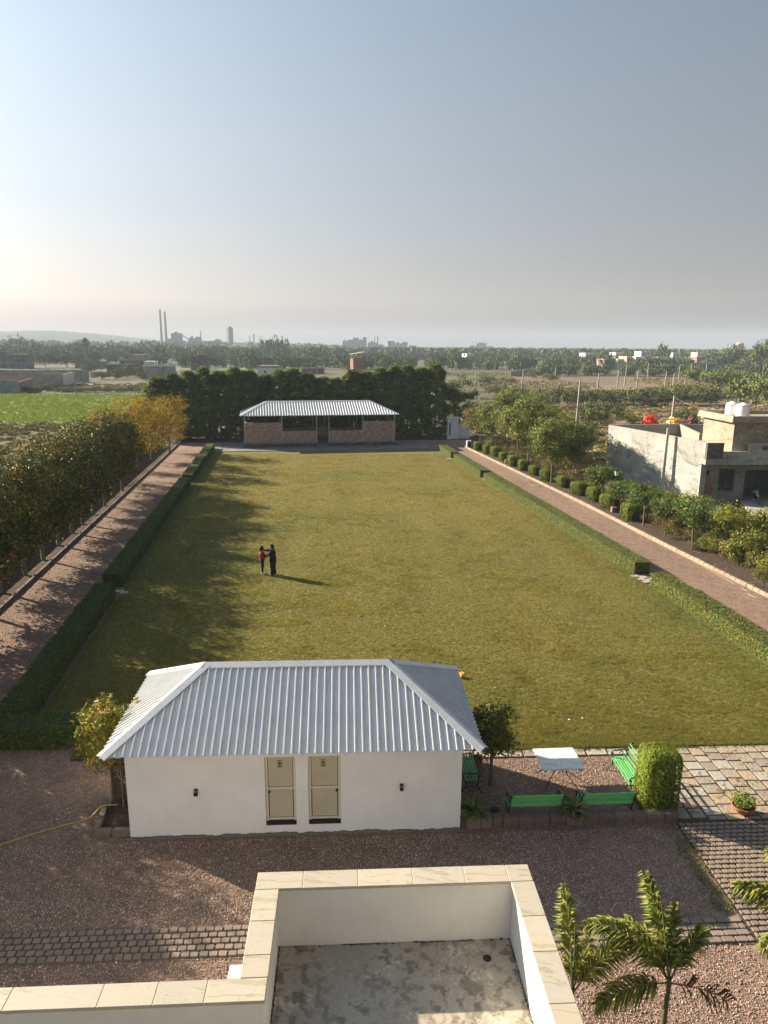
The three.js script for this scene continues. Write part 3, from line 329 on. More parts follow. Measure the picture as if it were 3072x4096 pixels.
// ---------- paving, setts, kerbs ----------
const VAR = [0, 1, 2].map(k => { const r = RNG(60 + k), g = cbx(-.5, .5, 0, 1, -.5, .5, .07), p = g.attributes.position, j = {}; for (let i = 0; i < p.count; i++) { const key = p.getX(i).toFixed(3) + p.getY(i).toFixed(3) + p.getZ(i).toFixed(3); j[key] ??= [(r() - .5) * .07, (r() - .5) * .12, (r() - .5) * .07]; if (p.getY(i) > .1) p.setXYZ(i, p.getX(i) + j[key][0], p.getY(i) + j[key][1], p.getZ(i) + j[key][2]); } g.computeVertexNormals(); return g; });
const FLAG = [0, 1, 2].map(k => { const r = RNG(70 + k), P = [[-.5, -.5], [-.1, -.51], [.5, -.49], [.505, .05], [.49, .5], [0, .505], [-.5, .5], [-.51, .1]].map(([x, z]) => [x + (r() - .5) * .035, z + (r() - .5) * .035]); const sh = new THREE.Shape(P.map(p => new THREE.Vector2(p[0], -p[1]))); const g = new THREE.ExtrudeGeometry(sh, { depth: .8, bevelEnabled: true, bevelThickness: .2, bevelSize: .018, bevelOffset: -.018, bevelSegments: 1 }); g.rotateX(-Math.PI / 2); return uvBox(g); });
function piece(name, parent, g, m, x, y, z, w, h, d, turn = 0) { const o = mesh(name, g, m, parent); o.position.set(x, y, z); o.scale.set(w, h, d); o.rotation.y = turn; return o; }
function area(name) { const o = new THREE.Group(); o.name = numbered(name); o.userData.kind = 'structure'; scene.add(o); return o; }
{
  const r = RNG(21), mossMat = std([.085, .075, .045], { map: rep(dirtT, .6), roughness: 1 });
  const pv = area('flagstone_paving'); mesh('joint_soil', bx(9.0, 16.5, 0, .03, -20.72, -16.98), mossMat, pv);
  for (let x = 9.02, c = 0; x < 16.4; c++) { const w = .42 + .12 * r(); for (let z = -20.72 + .1 * r(); z < -17.1;) { const d = Math.min(.34 + .2 * r(), -17.0 - z); if (d > .15) piece('flagstone', pv, FLAG[Math.floor(r() * 3)], stones[Math.floor(r() * 6)], x + w / 2, .012 + .012 * r(), z + d / 2, w - .035 - .03 * r(), .035, d - .035 - .025 * r(), (r() - .5) * .04); z += d; } x += w; }
  const edge = area('flagstone_edging'); for (let x = 3.5; x < 9;) { const w = .4 + .3 * r(); piece('flagstone', edge, FLAG[Math.floor(r() * 3)], stones[Math.floor(r() * 6)], x + w / 2, .004 + .01 * r(), -20.56, Math.min(w, 9 - x) - .06, .035, .36, (r() - .5) * .05); x += w; }
  const sett = (parent, x0, x1, z0, z1, sw, sd, limit, name, bed) => { mesh('joint_soil', bx(x0 - .02, x1 + .02, 0, .012, z0 - .02, z1 + .02), bed, parent); const all = []; let j = 0; for (let z = z0; z < z1 - .05; z += sd, j++) for (let x = x0 - (j % 2) * sw * .5; x < x1; x += sw) { const k = N(x * .8, z * .8, 2, 55); const a = Math.max(x, x0), b = Math.min(x + sw, x1); if (b - a < .06) continue; all.push([(a + b) / 2 + (r() - .5) * .012, z + sd / 2 + (r() - .5) * .012, (b - a) - .034 - .014 * r(), sd - .036 - .014 * r(), .05 + .014 * r() - .012 * k]); }
    all.sort((p, q) => q[1] - p[1]); const rest = []; all.forEach(([x, z, w, d, h], i) => { const g = VAR[i % 3]; if (i < limit) piece(name, parent, g, setts[Math.floor(r() * 4)], x, .0, z, w, h, d, (r() - .5) * .05); else rest.push(g.clone().scale(w, h, d).translate(x, 0, z)); }); if (rest.length) tag(mesh('setts', rest, setts[0], parent), null, null, null, 'stuff'); };
  const bed = std([.055, .045, .035], { map: rep(dirtT, .8), roughness: 1 }), bed2 = std([.19, .155, .125], { map: rep(dirtT, .8), roughness: 1 });
  sett(area('sett_driveway'), 8.98, 15, -16.95, -12.9, .185, .165, 300, 'sett', bed);
  sett(area('sett_strip'), -8.6, -1.32, -13.87, -13.0, .2, .17, 260, 'sett', bed2);
  sett(area('sett_strip'), 2.62, 8.9, -13.62, -12.88, .3, .183, 260, 'sett', bed2);
  // kerbs along the two gravel paths
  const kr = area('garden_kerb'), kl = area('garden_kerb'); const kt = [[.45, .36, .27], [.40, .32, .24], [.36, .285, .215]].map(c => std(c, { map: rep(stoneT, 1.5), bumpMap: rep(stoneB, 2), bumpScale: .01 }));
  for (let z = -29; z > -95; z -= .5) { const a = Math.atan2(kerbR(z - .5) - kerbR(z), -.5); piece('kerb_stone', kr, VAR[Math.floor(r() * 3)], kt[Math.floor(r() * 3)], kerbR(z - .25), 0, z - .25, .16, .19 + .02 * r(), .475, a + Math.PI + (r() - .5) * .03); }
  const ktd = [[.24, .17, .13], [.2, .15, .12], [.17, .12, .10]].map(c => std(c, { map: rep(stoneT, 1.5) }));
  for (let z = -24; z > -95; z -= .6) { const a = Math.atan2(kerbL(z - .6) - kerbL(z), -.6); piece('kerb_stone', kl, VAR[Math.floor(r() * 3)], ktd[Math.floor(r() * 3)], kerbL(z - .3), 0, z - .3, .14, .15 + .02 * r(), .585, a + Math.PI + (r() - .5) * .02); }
  // stone row by the benches and round the tree bed
  const row = thing('stone_row', 'row of rough sandstone blocks edging the bench corner', 'stone edging'); const X = [3.19, 3.58, 3.89, 4.17, 4.63, 5.04, 5.46, 5.93, 6.41, 6.84, 7.3, 7.79, 8.15, 8.66, 9.04]; const rs = [[.22, .15, .12], [.25, .18, .13], [.2, .15, .135], [.27, .21, .16]].map(c => std(c, { map: rep(stoneT, 1.6), bumpMap: rep(stoneB, 2), bumpScale: .02 }));
  for (let i = 0; i < 14; i++) piece('stone_block', row, VAR[i % 3], rs[Math.floor(r() * 4)], (X[i] + X[i + 1]) / 2, 0, -17.13 + .02 * r(), X[i + 1] - X[i] - .025, .26 + .03 * r(), .26, (r() - .5) * .05);
  const bedRow = thing('tree_bed_edging', 'low sandstone block edging round the tree bed beside toilet block', 'stone edging'); for (const [x, z, w, d, a] of [[-6.5, -17.12, .42, .16, 0], [-6.07, -17.13, .38, .15, .06], [-5.82, -17.12, .14, .16, 0], [-6.72, -17.4, .14, .5, .05], [-6.76, -17.9, .13, .46, .12], [-6.86, -18.35, .12, .4, .2]]) piece('stone_block', bedRow, VAR[1], rs[3], x, 0, z, w, .19, d, a);
  struct('tree_bed_soil', bx(-6.72, -5.77, 0, .05, -19.2, -17.2), M.soil);
  const gap = area('gap_paving'); for (const [x, z] of [[16.35, -38.5], [16.75, -38.3], [16.5, -37.95], [16.95, -37.8], [16.6, -37.5], [17.1, -37.4], [-11.7, -36.6], [-12.0, -36.85], [-12.4, -36.9], [11.7, -82.6], [12.1, -82.75], [-14.6, -67.6], [-15, -67.8]]) piece('flagstone', gap, FLAG[0], stones[4], x, .036, z, .42, .03, .36, r() * .3);
}
// ---------- hedges ----------
function hedge(P, Q, w, h, label, dens, pal, seed, nm = 'clipped_hedge', grp = 'clipped hedges round the lawn') {
  const r = RNG(seed), dx = Q[0] - P[0], dz = Q[1] - P[1], L = Math.hypot(dx, dz); const t = thing(nm, label, 'hedge', [P[0], 0, P[1]], -Math.atan2(dz, dx), grp);
  const nx = Math.max(4, Math.round(L / .4)), g = new THREE.BoxGeometry(L, h, w, nx, 4, 5).translate(L / 2, h / 2, 0), p = g.attributes.position; const wav = (x, y, z, s) => (N(x * 1.3 + s, y * 2 + z * 1.7 + s, 3, s) - .5);
  for (let i = 0; i < p.count; i++) { const x = p.getX(i), y = p.getY(i), z = p.getZ(i); p.setXYZ(i, x < .01 ? .06 : x > L - .01 ? L - .06 : x, y > .01 ? y - .03 + .09 * wav(x, z, 0, seed + 1) : -.02, z * .92 + .12 * wav(x, y, z, seed + 2)); } g.computeVertexNormals(); uvBox(g);
  mesh('hedge_core', uvBox(g), M.hedgeCore, t);
  const per = [L * w, L * h, L * h, w * h, w * h], tot = per.reduce((a, b) => a + b); const n = Math.round(tot * dens);
  const place = r => { let k = r() * tot, f = 0; while (k > per[f]) k -= per[f++]; const a = r(), b = r(), o = -.01 + .05 * r() + .05 * r() * r(); if (f === 0) return [a * L, h - .02 + o * .7 + .09 * wav(a * L, (b - .5) * w, 0, seed + 1), (b - .5) * w, 0, 1, 0]; if (f < 3) { const s = f === 1 ? 1 : -1; return [a * L, b * h, s * (w / 2 - .02 + o) + .12 * wav(a * L, b * h, s * w / 2, seed + 2), 0, .2, s]; } const s = f === 3 ? 1 : -1; return [s > 0 ? L + o - .02 : .02 - o, a * h, (b - .5) * w, s, .2, 0]; };
  mesh('foliage', leaves(r, n, place, .085, .045, pal, .8), LEAF, t); return t;
}
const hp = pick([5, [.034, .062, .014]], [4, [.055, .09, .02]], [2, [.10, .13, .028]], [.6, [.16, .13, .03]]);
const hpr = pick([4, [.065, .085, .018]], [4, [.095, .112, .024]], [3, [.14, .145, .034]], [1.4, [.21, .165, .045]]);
{
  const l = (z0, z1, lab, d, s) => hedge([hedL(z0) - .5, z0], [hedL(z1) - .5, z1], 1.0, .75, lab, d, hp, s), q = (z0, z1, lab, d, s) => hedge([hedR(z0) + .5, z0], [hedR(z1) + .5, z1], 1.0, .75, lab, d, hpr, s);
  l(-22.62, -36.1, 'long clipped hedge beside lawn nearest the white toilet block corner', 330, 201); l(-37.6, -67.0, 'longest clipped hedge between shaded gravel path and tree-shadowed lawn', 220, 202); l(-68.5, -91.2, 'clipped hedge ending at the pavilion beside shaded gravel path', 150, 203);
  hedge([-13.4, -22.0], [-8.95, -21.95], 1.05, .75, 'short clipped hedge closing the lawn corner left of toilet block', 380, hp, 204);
  q(-20.9, -37.0, 'clipped hedge running out of the frame beside sunny gravel path', 330, 205); q(-38.95, -69.2, 'longest sunny clipped hedge between lawn and pink gravel path', 220, 206); q(-70.5, -81.9, 'short clipped hedge beside sunny path, second before the pavilion', 150, 207); q(-83.3, -90.4, 'shortest clipped hedge beside sunny path, next to pavilion terrace', 150, 208);
}
// ---------- rounded topiary ----------
function shrubGeo(r, w, h, d, n, L, W, pal, e = 4) {    // leaves on a rounded block
  const ar = [w * h, w * d, d * h], as = ar[0] + ar[1] + ar[2]; const place = r => { const f = r() * as, s = r() < .5 ? -1 : 1, a = r() * 2 - 1, b = r() * 2 - 1; let [x, y, z] = f < ar[0] ? [a, b, s] : f < ar[0] + ar[1] ? [a, s, b] : [s, a, b]; const m = Math.pow(x ** 6 + y ** 6 + z ** 6, -1 / 6); x *= m; y *= m; z *= m; const o = 1 - .1 * r() * r() + .07 * r(); return [x * w / 2 * o, h / 2 + y * h / 2 * o, z * d / 2 * o, x, y, z]; };
  return leaves(r, n, place, L, W, pal, .9);
}
function coreGeo(w, h, d, s) { const g = new THREE.IcosahedronGeometry(1, 3), p = g.attributes.position; for (let i = 0; i < p.count; i++) { const v = new THREE.Vector3().fromBufferAttribute(p, i), m = Math.pow(v.x ** 6 + v.y ** 6 + v.z ** 6, -1 / 6) * (1 + .05 * (h2(Math.round(v.x * 50), Math.round(v.y * 50 + v.z * 99), s) - .5)); p.setXYZ(i, v.x * m * w / 2, h / 2 + v.y * m * h / 2, v.z * m * d / 2); } g.computeVertexNormals(); return uvBox(g); }
{
  const r = RNG(31), tp = pick([3, [.075, .105, .018]], [3, [.12, .15, .026]], [2, [.18, .19, .035]], [2, [.045, .07, .015]]);
  const proto = thing('topiary_shrub', 'small box-shaped clipped shrub in the bed beside the sunny gravel path', 'shrub', [0, 0, 0], 0, 'clipped shrubs in a row along the kerb');
  mesh('foliage', shrubGeo(r, 1.12, 1.1, 1.12, 1500, .12, .065, tp), LEAF, proto); mesh('shrub_core', coreGeo(.94, .98, .94, 3), M.hedgeCore, proto);
  const sp = [[16.56, -89.56], [16.93, -86.8], [17.53, -84.62], [17.75, -81.21], [18.04, -77.45], [18.43, -74.55], [18.9, -71.65], [19.22, -68.38], [19.93, -65.2], [20.26, -61.5], [20.8, -58.89], [20.97, -55.82], [21.23, -51.99]];
  const lab = ['first clipped shrub beside the white meter box near the pavilion end', 'clipped shrub second from the pavilion end of kerb row', 'clipped shrub third from the pavilion end of kerb row', 'clipped shrub fourth from the pavilion end of kerb row', 'clipped shrub fifth from the pavilion end of kerb row', 'clipped shrub sixth from the pavilion end of kerb row', 'clipped shrub in the middle of kerb row under tall trees', 'largest-looking clipped shrub under the last tall yellowish tree', 'fifth clipped shrub counted from the near end of the kerb row', 'fourth clipped shrub counted from the near end of the kerb row', 'third clipped shrub counted from near end, beside small feathery tree', 'clipped shrub just behind the garden lamp post', 'last clipped shrub of kerb row, just in front of garden lamp'];
  sp.forEach(([x, z], i) => { const k = .9 + .22 * r(); if (!i) { proto.position.set(x, 0, z - .3); tag(proto, lab[0]); } else copy(proto, [x + .25, 0, z - .3], r() * .5, [k, k * (.95 + .2 * r()), k], lab[i]); });
  const b = thing('clipped_bush', 'tall block-shaped clipped bush beside the sunlit green bench', 'shrub', [8.66, 0, -17.66]); mesh('foliage', shrubGeo(r, 1.0, 1.86, .86, 9000, .075, .042, pick([3, [.09, .125, .02]], [4, [.12, .155, .026]], [2, [.17, .2, .036]]), 5), LEAF, b); mesh('bush_core', coreGeo(.8, 1.68, .66, 4), M.hedgeCore, b);
}
// ---------- trees ----------
function makeTree(name, label, cat, o) {
  const r = RNG(o.seed), cs = clumps(r, o.K, o.rx, o.ry, o.cy, o.hollow); if (o.shape) cs.forEach(c => o.shape(c, r));
  const t = thing(name, label, cat, [0, 0, 0], 0, o.group); mesh('crown', leaves(r, o.n, clumpPlace(cs, o.cr, o.cy), o.L, o.W, o.pal, o.lift ?? .5), o.mat || LEAF, t); mesh('trunk', trunkGeo(r, o.th, o.R, cs, o.nb ?? 7, o.lean), o.bark || M.bark, t); return t;
}
{
  const r = RNG(44); const lp = pick([4, [.042, .064, .02]], [4.5, [.068, .09, .026]], [1.0, [.22, .09, .02]], [1.4, [.16, .14, .03]], [.8, [.27, .19, .04]]), yp = pick([4, [.26, .19, .03]], [3, [.14, .13, .03]], [2, [.30, .15, .02]], [2, [.07, .08, .02]]);
  const opt = { K: 74, rx: 1.85, ry: 2.95, cy: 4.15, hollow: .3, n: 10000, cr: .78, L: .22, W: .1, pal: lp, mat: LEAF_GLOSSY, th: 3.1, R: .1, bark: M.barkPale, nb: 8, lean: .08 };
  const A = [1, 2, 3].map(s => makeTree('avenue_tree', 'dense dark avenue tree', 'tree', { ...opt, seed: 300 + s, group: 'row of avenue trees along the shaded path' })), Y = makeTree('yellowing_tree', 'tall open tree with yellow-orange leaves', 'tree', { ...opt, seed: 310, K: 60, n: 5600, rx: 2.5, pal: yp, mat: LEAF, cr: .75 });
  const zs = []; for (let z = -15.5; z > -67; z -= 3.05) zs.push(z + (r() - .5) * .5); let fresh = 3;
  zs.forEach((z, i) => { const k = i % 3, s = [.95 + .15 * r(), .97 + .1 * r(), .95 + .15 * r()], at = [-18.2 - (-z - 39.5) * .0755 + (r() - .5) * .3, 0, z]; let o = A[k]; const ord = ['nearest', 'second', 'third', 'fourth', 'fifth', 'sixth', 'seventh', 'eighth', 'ninth', 'tenth', 'eleventh', 'twelfth', 'thirteenth', 'fourteenth', 'fifteenth', 'sixteenth', 'seventeenth', 'eighteenth', 'nineteenth', 'twentieth'][Math.max(0, i - 5)];
    const lab = i < 5 ? 'dense dark avenue tree just outside the frame casting dappled shade' : `dense dark avenue tree with pale trunk beside shaded path, ${ord} in the row`; if (fresh > 0 && i < 3) { o.position.set(...at); o.rotation.y = r() * 6; o.scale.set(...s); tag(o, lab); fresh--; } else copy(o, at, r() * 6, s, lab); });
  const yl = [['yellow-orange tree spreading above the wheat field edge', -22.0, -69.5, 1.14], ['yellow-orange tree between avenue trees and white gate pillar', -21.9, -81.5, 1.06], ['last yellow-orange tree beside white gate pillar and tall evergreens', -21.4, -88, 1.0], ['low yellowing tree at the far end of avenue trees', -21.6, -75.2, 1.1]];
  yl.forEach(([lab, x, z, s], i) => { if (!i) { Y.position.set(x, 0, z); tag(Y, lab); } else copy(Y, [x, 0, z], i * 1.7, s, lab); });
  // evergreen screen behind the pavilion
  const cp = pick([3, [.06, .098, .034]], [4, [.09, .135, .045]], [3.5, [.13, .16, .05]], [1.2, [.17, .17, .05]]); const cone = (c, r) => { const yy = .3 + 9 * Math.pow(r(), .95), a = r() * 6.2832, pr = yy < 6.2 ? 1 : Math.max(.16, 1 - .84 * Math.pow((yy - 6.2) / 3.1, 1.7)), ra = 1.35 * pr * Math.sqrt(.25 + .75 * r()); c[0] = Math.cos(a) * ra; c[1] = yy; c[2] = Math.sin(a) * ra; };
  const E = [1, 2, 3].map(s => makeTree('evergreen_screen_tree', 'x', 'tree', { seed: 330 + s, K: 230, rx: 1.25, ry: 4.5, cy: 4.6, hollow: .2, n: 13000, cr: .42, L: .32, W: .15, pal: cp, th: 7.2, R: .09, nb: 4, lean: .03, shape: cone, group: 'evergreen screen behind the pavilion' }));
  let e = 0; const put = (x, z, s, lab) => { if (e < 3) { const o = E[e]; o.position.set(x, 0, z); o.scale.set(...s); tag(o, lab); } else copy(E[e % 3], [x, 0, z], r() * 6, s, lab); e++; };
  const hts = [.93, .98, 1.0, 1.0, .97, 1.02, 1.0, .98, 1.03, 1.0, .95, .90, .86, .98, 1.02, 1.0, 1.03, 1.02, 1.05, 1.06]; hts.forEach((h, i) => { const x = -25.5 + i * 2.02, z = -100.2 - i * .27; put(x, z + (r() - .5) * .8, [1.3 + .2 * r(), h * (.95 + .1 * r()), 1.25], `columnar evergreen behind the pavilion, ${['first', 'second', 'third', 'fourth', 'fifth', 'sixth', 'seventh', 'eighth', 'ninth', 'tenth', 'eleventh', 'twelfth', 'thirteenth', 'fourteenth', 'fifteenth', 'sixteenth', 'seventeenth', 'eighteenth', 'nineteenth', 'last'][i]} from the yellow trees`); });
  const big = makeTree('broad_evergreen', 'broad rounded evergreen at the sunny end of the evergreen screen', 'tree', { seed: 340, K: 70, rx: 2.6, ry: 3.7, cy: 4.9, hollow: .4, n: 7500, cr: .8, L: .3, W: .13, pal: pick([4, [.035, .065, .018]], [4, [.06, .095, .025]], [3, [.12, .14, .035]]), th: 4, R: .16, nb: 6 }); big.position.set(16.6, 0, -106);
  // trees and shrubs in the bed by the sunny path
  const rp = pick([3, [.075, .10, .036]], [4, [.115, .14, .05]], [2, [.17, .18, .06]], [.8, [.26, .21, .06]], [2.5, [.05, .075, .026]]);
  const T = makeTree('garden_tree', 'x', 'tree', { seed: 350, K: 60, rx: 2.15, ry: 2.35, cy: 4.75, hollow: .4, n: 7000, cr: .75, L: .26, W: .12, pal: rp, th: 3.4, R: .085, nb: 9, bark: M.bark, group: 'yellow-green trees in the bed by the sunny path' }), T2 = makeTree('garden_tree', 'x', 'tree', { seed: 351, K: 52, rx: 2.05, ry: 2.1, cy: 4.75, hollow: .4, n: 6000, cr: .75, L: .26, W: .12, pal: rp, th: 3.5, R: .08, nb: 9, group: 'yellow-green trees in the bed by the sunny path' });
  const drab = makeTree('drooping_tree', 'drooping grey-brown leaved tree in front of white gate cabin', 'tree', { seed: 352, K: 36, rx: 2.3, ry: 1.7, cy: 4.0, hollow: .4, n: 3800, cr: .75, L: .28, W: .1, pal: pick([4, [.085, .085, .035]], [3, [.13, .115, .05]], [2, [.18, .14, .07]]), th: 2.6, R: .08, nb: 8 }); drab.position.set(17.4, 0, -93.2);
  const tl = [[T, 19.3, -85.2, 1.1, 'tall yellow-green tree next to the drooping grey-brown tree'], [T2, 19.6, -81.2, .98, 'yellow-green tree second from the drooping tree, set back'], [null, 19.03, -74.5, 1.16, 'tallest yellow-green tree in the middle of sunny-path bed'], [null, 21.6, -77.4, 1.0, 'yellow-green tree standing behind the tallest one'], [null, 19.6, -67.4, .92, 'yellow-green tree leaning beside a clipped shrub'], [null, 22, -68.3, .84, 'greener tree nearest the bare cement house wall'], [null, 18.2, -89.2, .95, 'yellow-green tree between drooping tree and the tall one'], [null, 20.9, -89.8, .98, 'tree set back behind the drooping grey-brown tree'], [null, 21.4, -83.2, 1.0, 'tree set back between the two tallest yellow-green trees'], [null, 20.6, -71.2, .96, 'tree filling the gap before the leaning yellow-green one']];
  tl.forEach(([o, x, z, s, lab], i) => { if (o) { o.position.set(x, 0, z); o.scale.setScalar(s); tag(o, lab); } else copy(i % 2 ? T : T2, [x, 0, z], i * 1.3, [s, s * .98, s], lab); });
  const F = makeTree('feathery_tree', 'x', 'tree', { seed: 360, K: 26, rx: 1.25, ry: .7, cy: 2.25, hollow: .3, n: 2600, cr: .5, L: .2, W: .07, pal: pick([4, [.05, .085, .03]], [3, [.085, .115, .04]], [1, [.14, .15, .05]]), th: 1.5, R: .05, nb: 7, lean: .3, group: 'small feathery trees in the bed' });
  [[21.0, -57.5, 1.12, 'small feathery tree left of the garden lamp'], [21.2, -53.6, .96, 'small feathery tree just in front of the garden lamp'], [21.6, -50.2, 1.05, 'small feathery tree third along bed from the far end'], [21.9, -47.2, .95, 'small feathery tree beside bare twigs and low wall'], [22.3, -44, 1.15, 'small feathery tree with forked trunk in front of the shrubbery']].forEach(([x, z, s, lab], i) => { if (!i) { F.position.set(x, 0, z); F.scale.setScalar(s); tag(F, lab); } else copy(F, [x, 0, z], i * 2, s, lab); });
  const B = makeTree('flowering_shrub', 'x', 'shrub', { seed: 370, K: 30, rx: 1.35, ry: .85, cy: 1.15, hollow: .3, n: 2900, cr: .5, L: .15, W: .1, pal: pick([4, [.10, .12, .028]], [3, [.16, .16, .035]], [3, [.06, .08, .022]], [1, [.26, .2, .045]]), th: .7, R: .04, nb: 8, group: 'straggling yellow-green shrubs by the cement house' });
  [[24.3, -56.5, .9, 'yellow-green shrub behind the garden lamp'], [24.6, -53, .95, 'yellow-green shrub at the foot of cement wall, under tree shadow'], [25.4, -50.2, 1.1, 'yellow-green shrub in front of the leaning concrete pole'], [26.2, -47, 1.1, 'sprawling yellow-green shrub below the cement house corner'], [25.2, -44.5, 1.05, 'dense shrub behind the forked feathery tree'], [27.6, -44.6, 1.1, 'yellow-flowering shrub below the dark house window'], [28.4, -41.5, 1.1, 'yellow shrub near the timber ramp'], [26.6, -40.5, 1.15, 'large yellow shrub at frame edge below the ramp'], [24.2, -40.6, 1.0, 'bright yellow-green shrub beside the hose coil'], [25.4, -37.6, 1.15, 'large grey-green shrub at the frame edge'], [24.0, -37.2, .85, 'low pale shrub nearest the hose coil at the frame edge'], [23.4, -43.2, .62, 'round lemon-green shrub by the kerb']].forEach(([x, z, s, lab], i) => { if (!i) { B.position.set(x, 0, z); B.scale.setScalar(s); tag(B, lab); } else copy(B, [x, 0, z], i * 1.9, [s * 1.05, s, s * 1.05], lab); });
  const U = makeTree('bed_shrub', 'x', 'shrub', { seed: 390, K: 22, rx: 1.1, ry: .5, cy: .62, hollow: .2, n: 1300, cr: .42, L: .13, W: .06, pal: pick([3, [.10, .085, .04]], [3, [.075, .085, .028]], [2, [.15, .11, .055]]), th: .4, R: .025, nb: 9, group: 'brownish shrubs in the bed' });
  for (let i = 0; i < 26; i++) { const z = -96 + i * 2.25 + r(), x = kerbR(Math.max(-94, z)) + 2.1 + 1.9 * r(), s = .8 + .5 * r(), lab = 'brownish twiggy shrub in the bed behind clipped shrubs'; if (!i) { U.position.set(x, 0, z); tag(U, lab); } else copy(U, [x, 0, z], i * 2.1, s, lab); }
  for (let i = 0; i < 16; i++) { const z = -60 + i * 1.6 + r(), x = kerbR(z) + 1.2 + 1.6 * r(); copy(U, [x, 0, z], i * 1.3, .45 + .35 * r(), 'low brownish shrub filling the bed between the small feathery trees'); }
  // tree with its guard left of the toilet block, tree by the benches
  const m = makeTree('mango_sapling', 'young yellow-green mango tree beside the toilet block corner', 'tree', { seed: 380, K: 36, rx: .85, ry: 1.05, cy: 2.1, hollow: .3, n: 2600, cr: .34, L: .18, W: .055, pal: pick([3, [.15, .15, .03]], [2, [.24, .19, .03]], [3, [.08, .10, .022]], [1, [.30, .15, .03]]), th: 1.6, R: .03, nb: 14, mat: LEAF_GLOSSY, lean: .1 }); m.position.set(-6.72, .03, -18.75);
  const d = makeTree('citrus_tree', 'small dark glossy tree beside benches and toilet block', 'tree', { seed: 381, K: 44, rx: .72, ry: .8, cy: 1.8, hollow: .2, n: 4200, cr: .3, L: .13, W: .045, pal: pick([4, [.04, .055, .018]], [3, [.065, .075, .02]], [1, [.14, .12, .035]]), th: 1.5, R: .05, nb: 16, mat: LEAF_GLOSSY, lean: .12 }); d.position.set(4.2, 0, -18.9);
  const G = thing('tree_guard', 'wire mesh tree guard wrapped in brown netting beside toilet wall', 'tree guard', [-6.32, .03, -18.62]); const wires = [], net = []; for (let i = 0; i < 22; i++) { const a = i / 22 * 6.2832; wires.push(tube([[Math.cos(a) * .36, 0, Math.sin(a) * .36], [Math.cos(a) * .37, 1.55, Math.sin(a) * .37]], .006, 4)); } for (let y = .04; y < 1.56; y += .075) wires.push(new THREE.TorusGeometry(.365, .0055, 4, 24).rotateX(1.5708).translate(0, y, 0));
  mesh('wire_mesh', wires, std([.10, .075, .05], { roughness: .8 }), G); const rr = RNG(8); for (let i = 0; i < 700; i++) { const a = rr() * 6.2832, y = rr() * 1.5, b = new THREE.PlaneGeometry(.075, .05).rotateY(-a + 1.57 + .3 * (rr() - .5)).translate(Math.cos(a) * .35, y, Math.sin(a) * .35); net.push(b); } mesh('netting', net, std([.10, .075, .038], { side: THREE.DoubleSide, roughness: 1 }), G); for (const [x, z] of [[-.38, .12], [.02, .4]]) mesh('stake', tube([[x, 0, z], [x * .9, .8, z], [x, 1.5, z * .95]], [.022, .02, .016], 6, 3), M.barkPale, G);
}
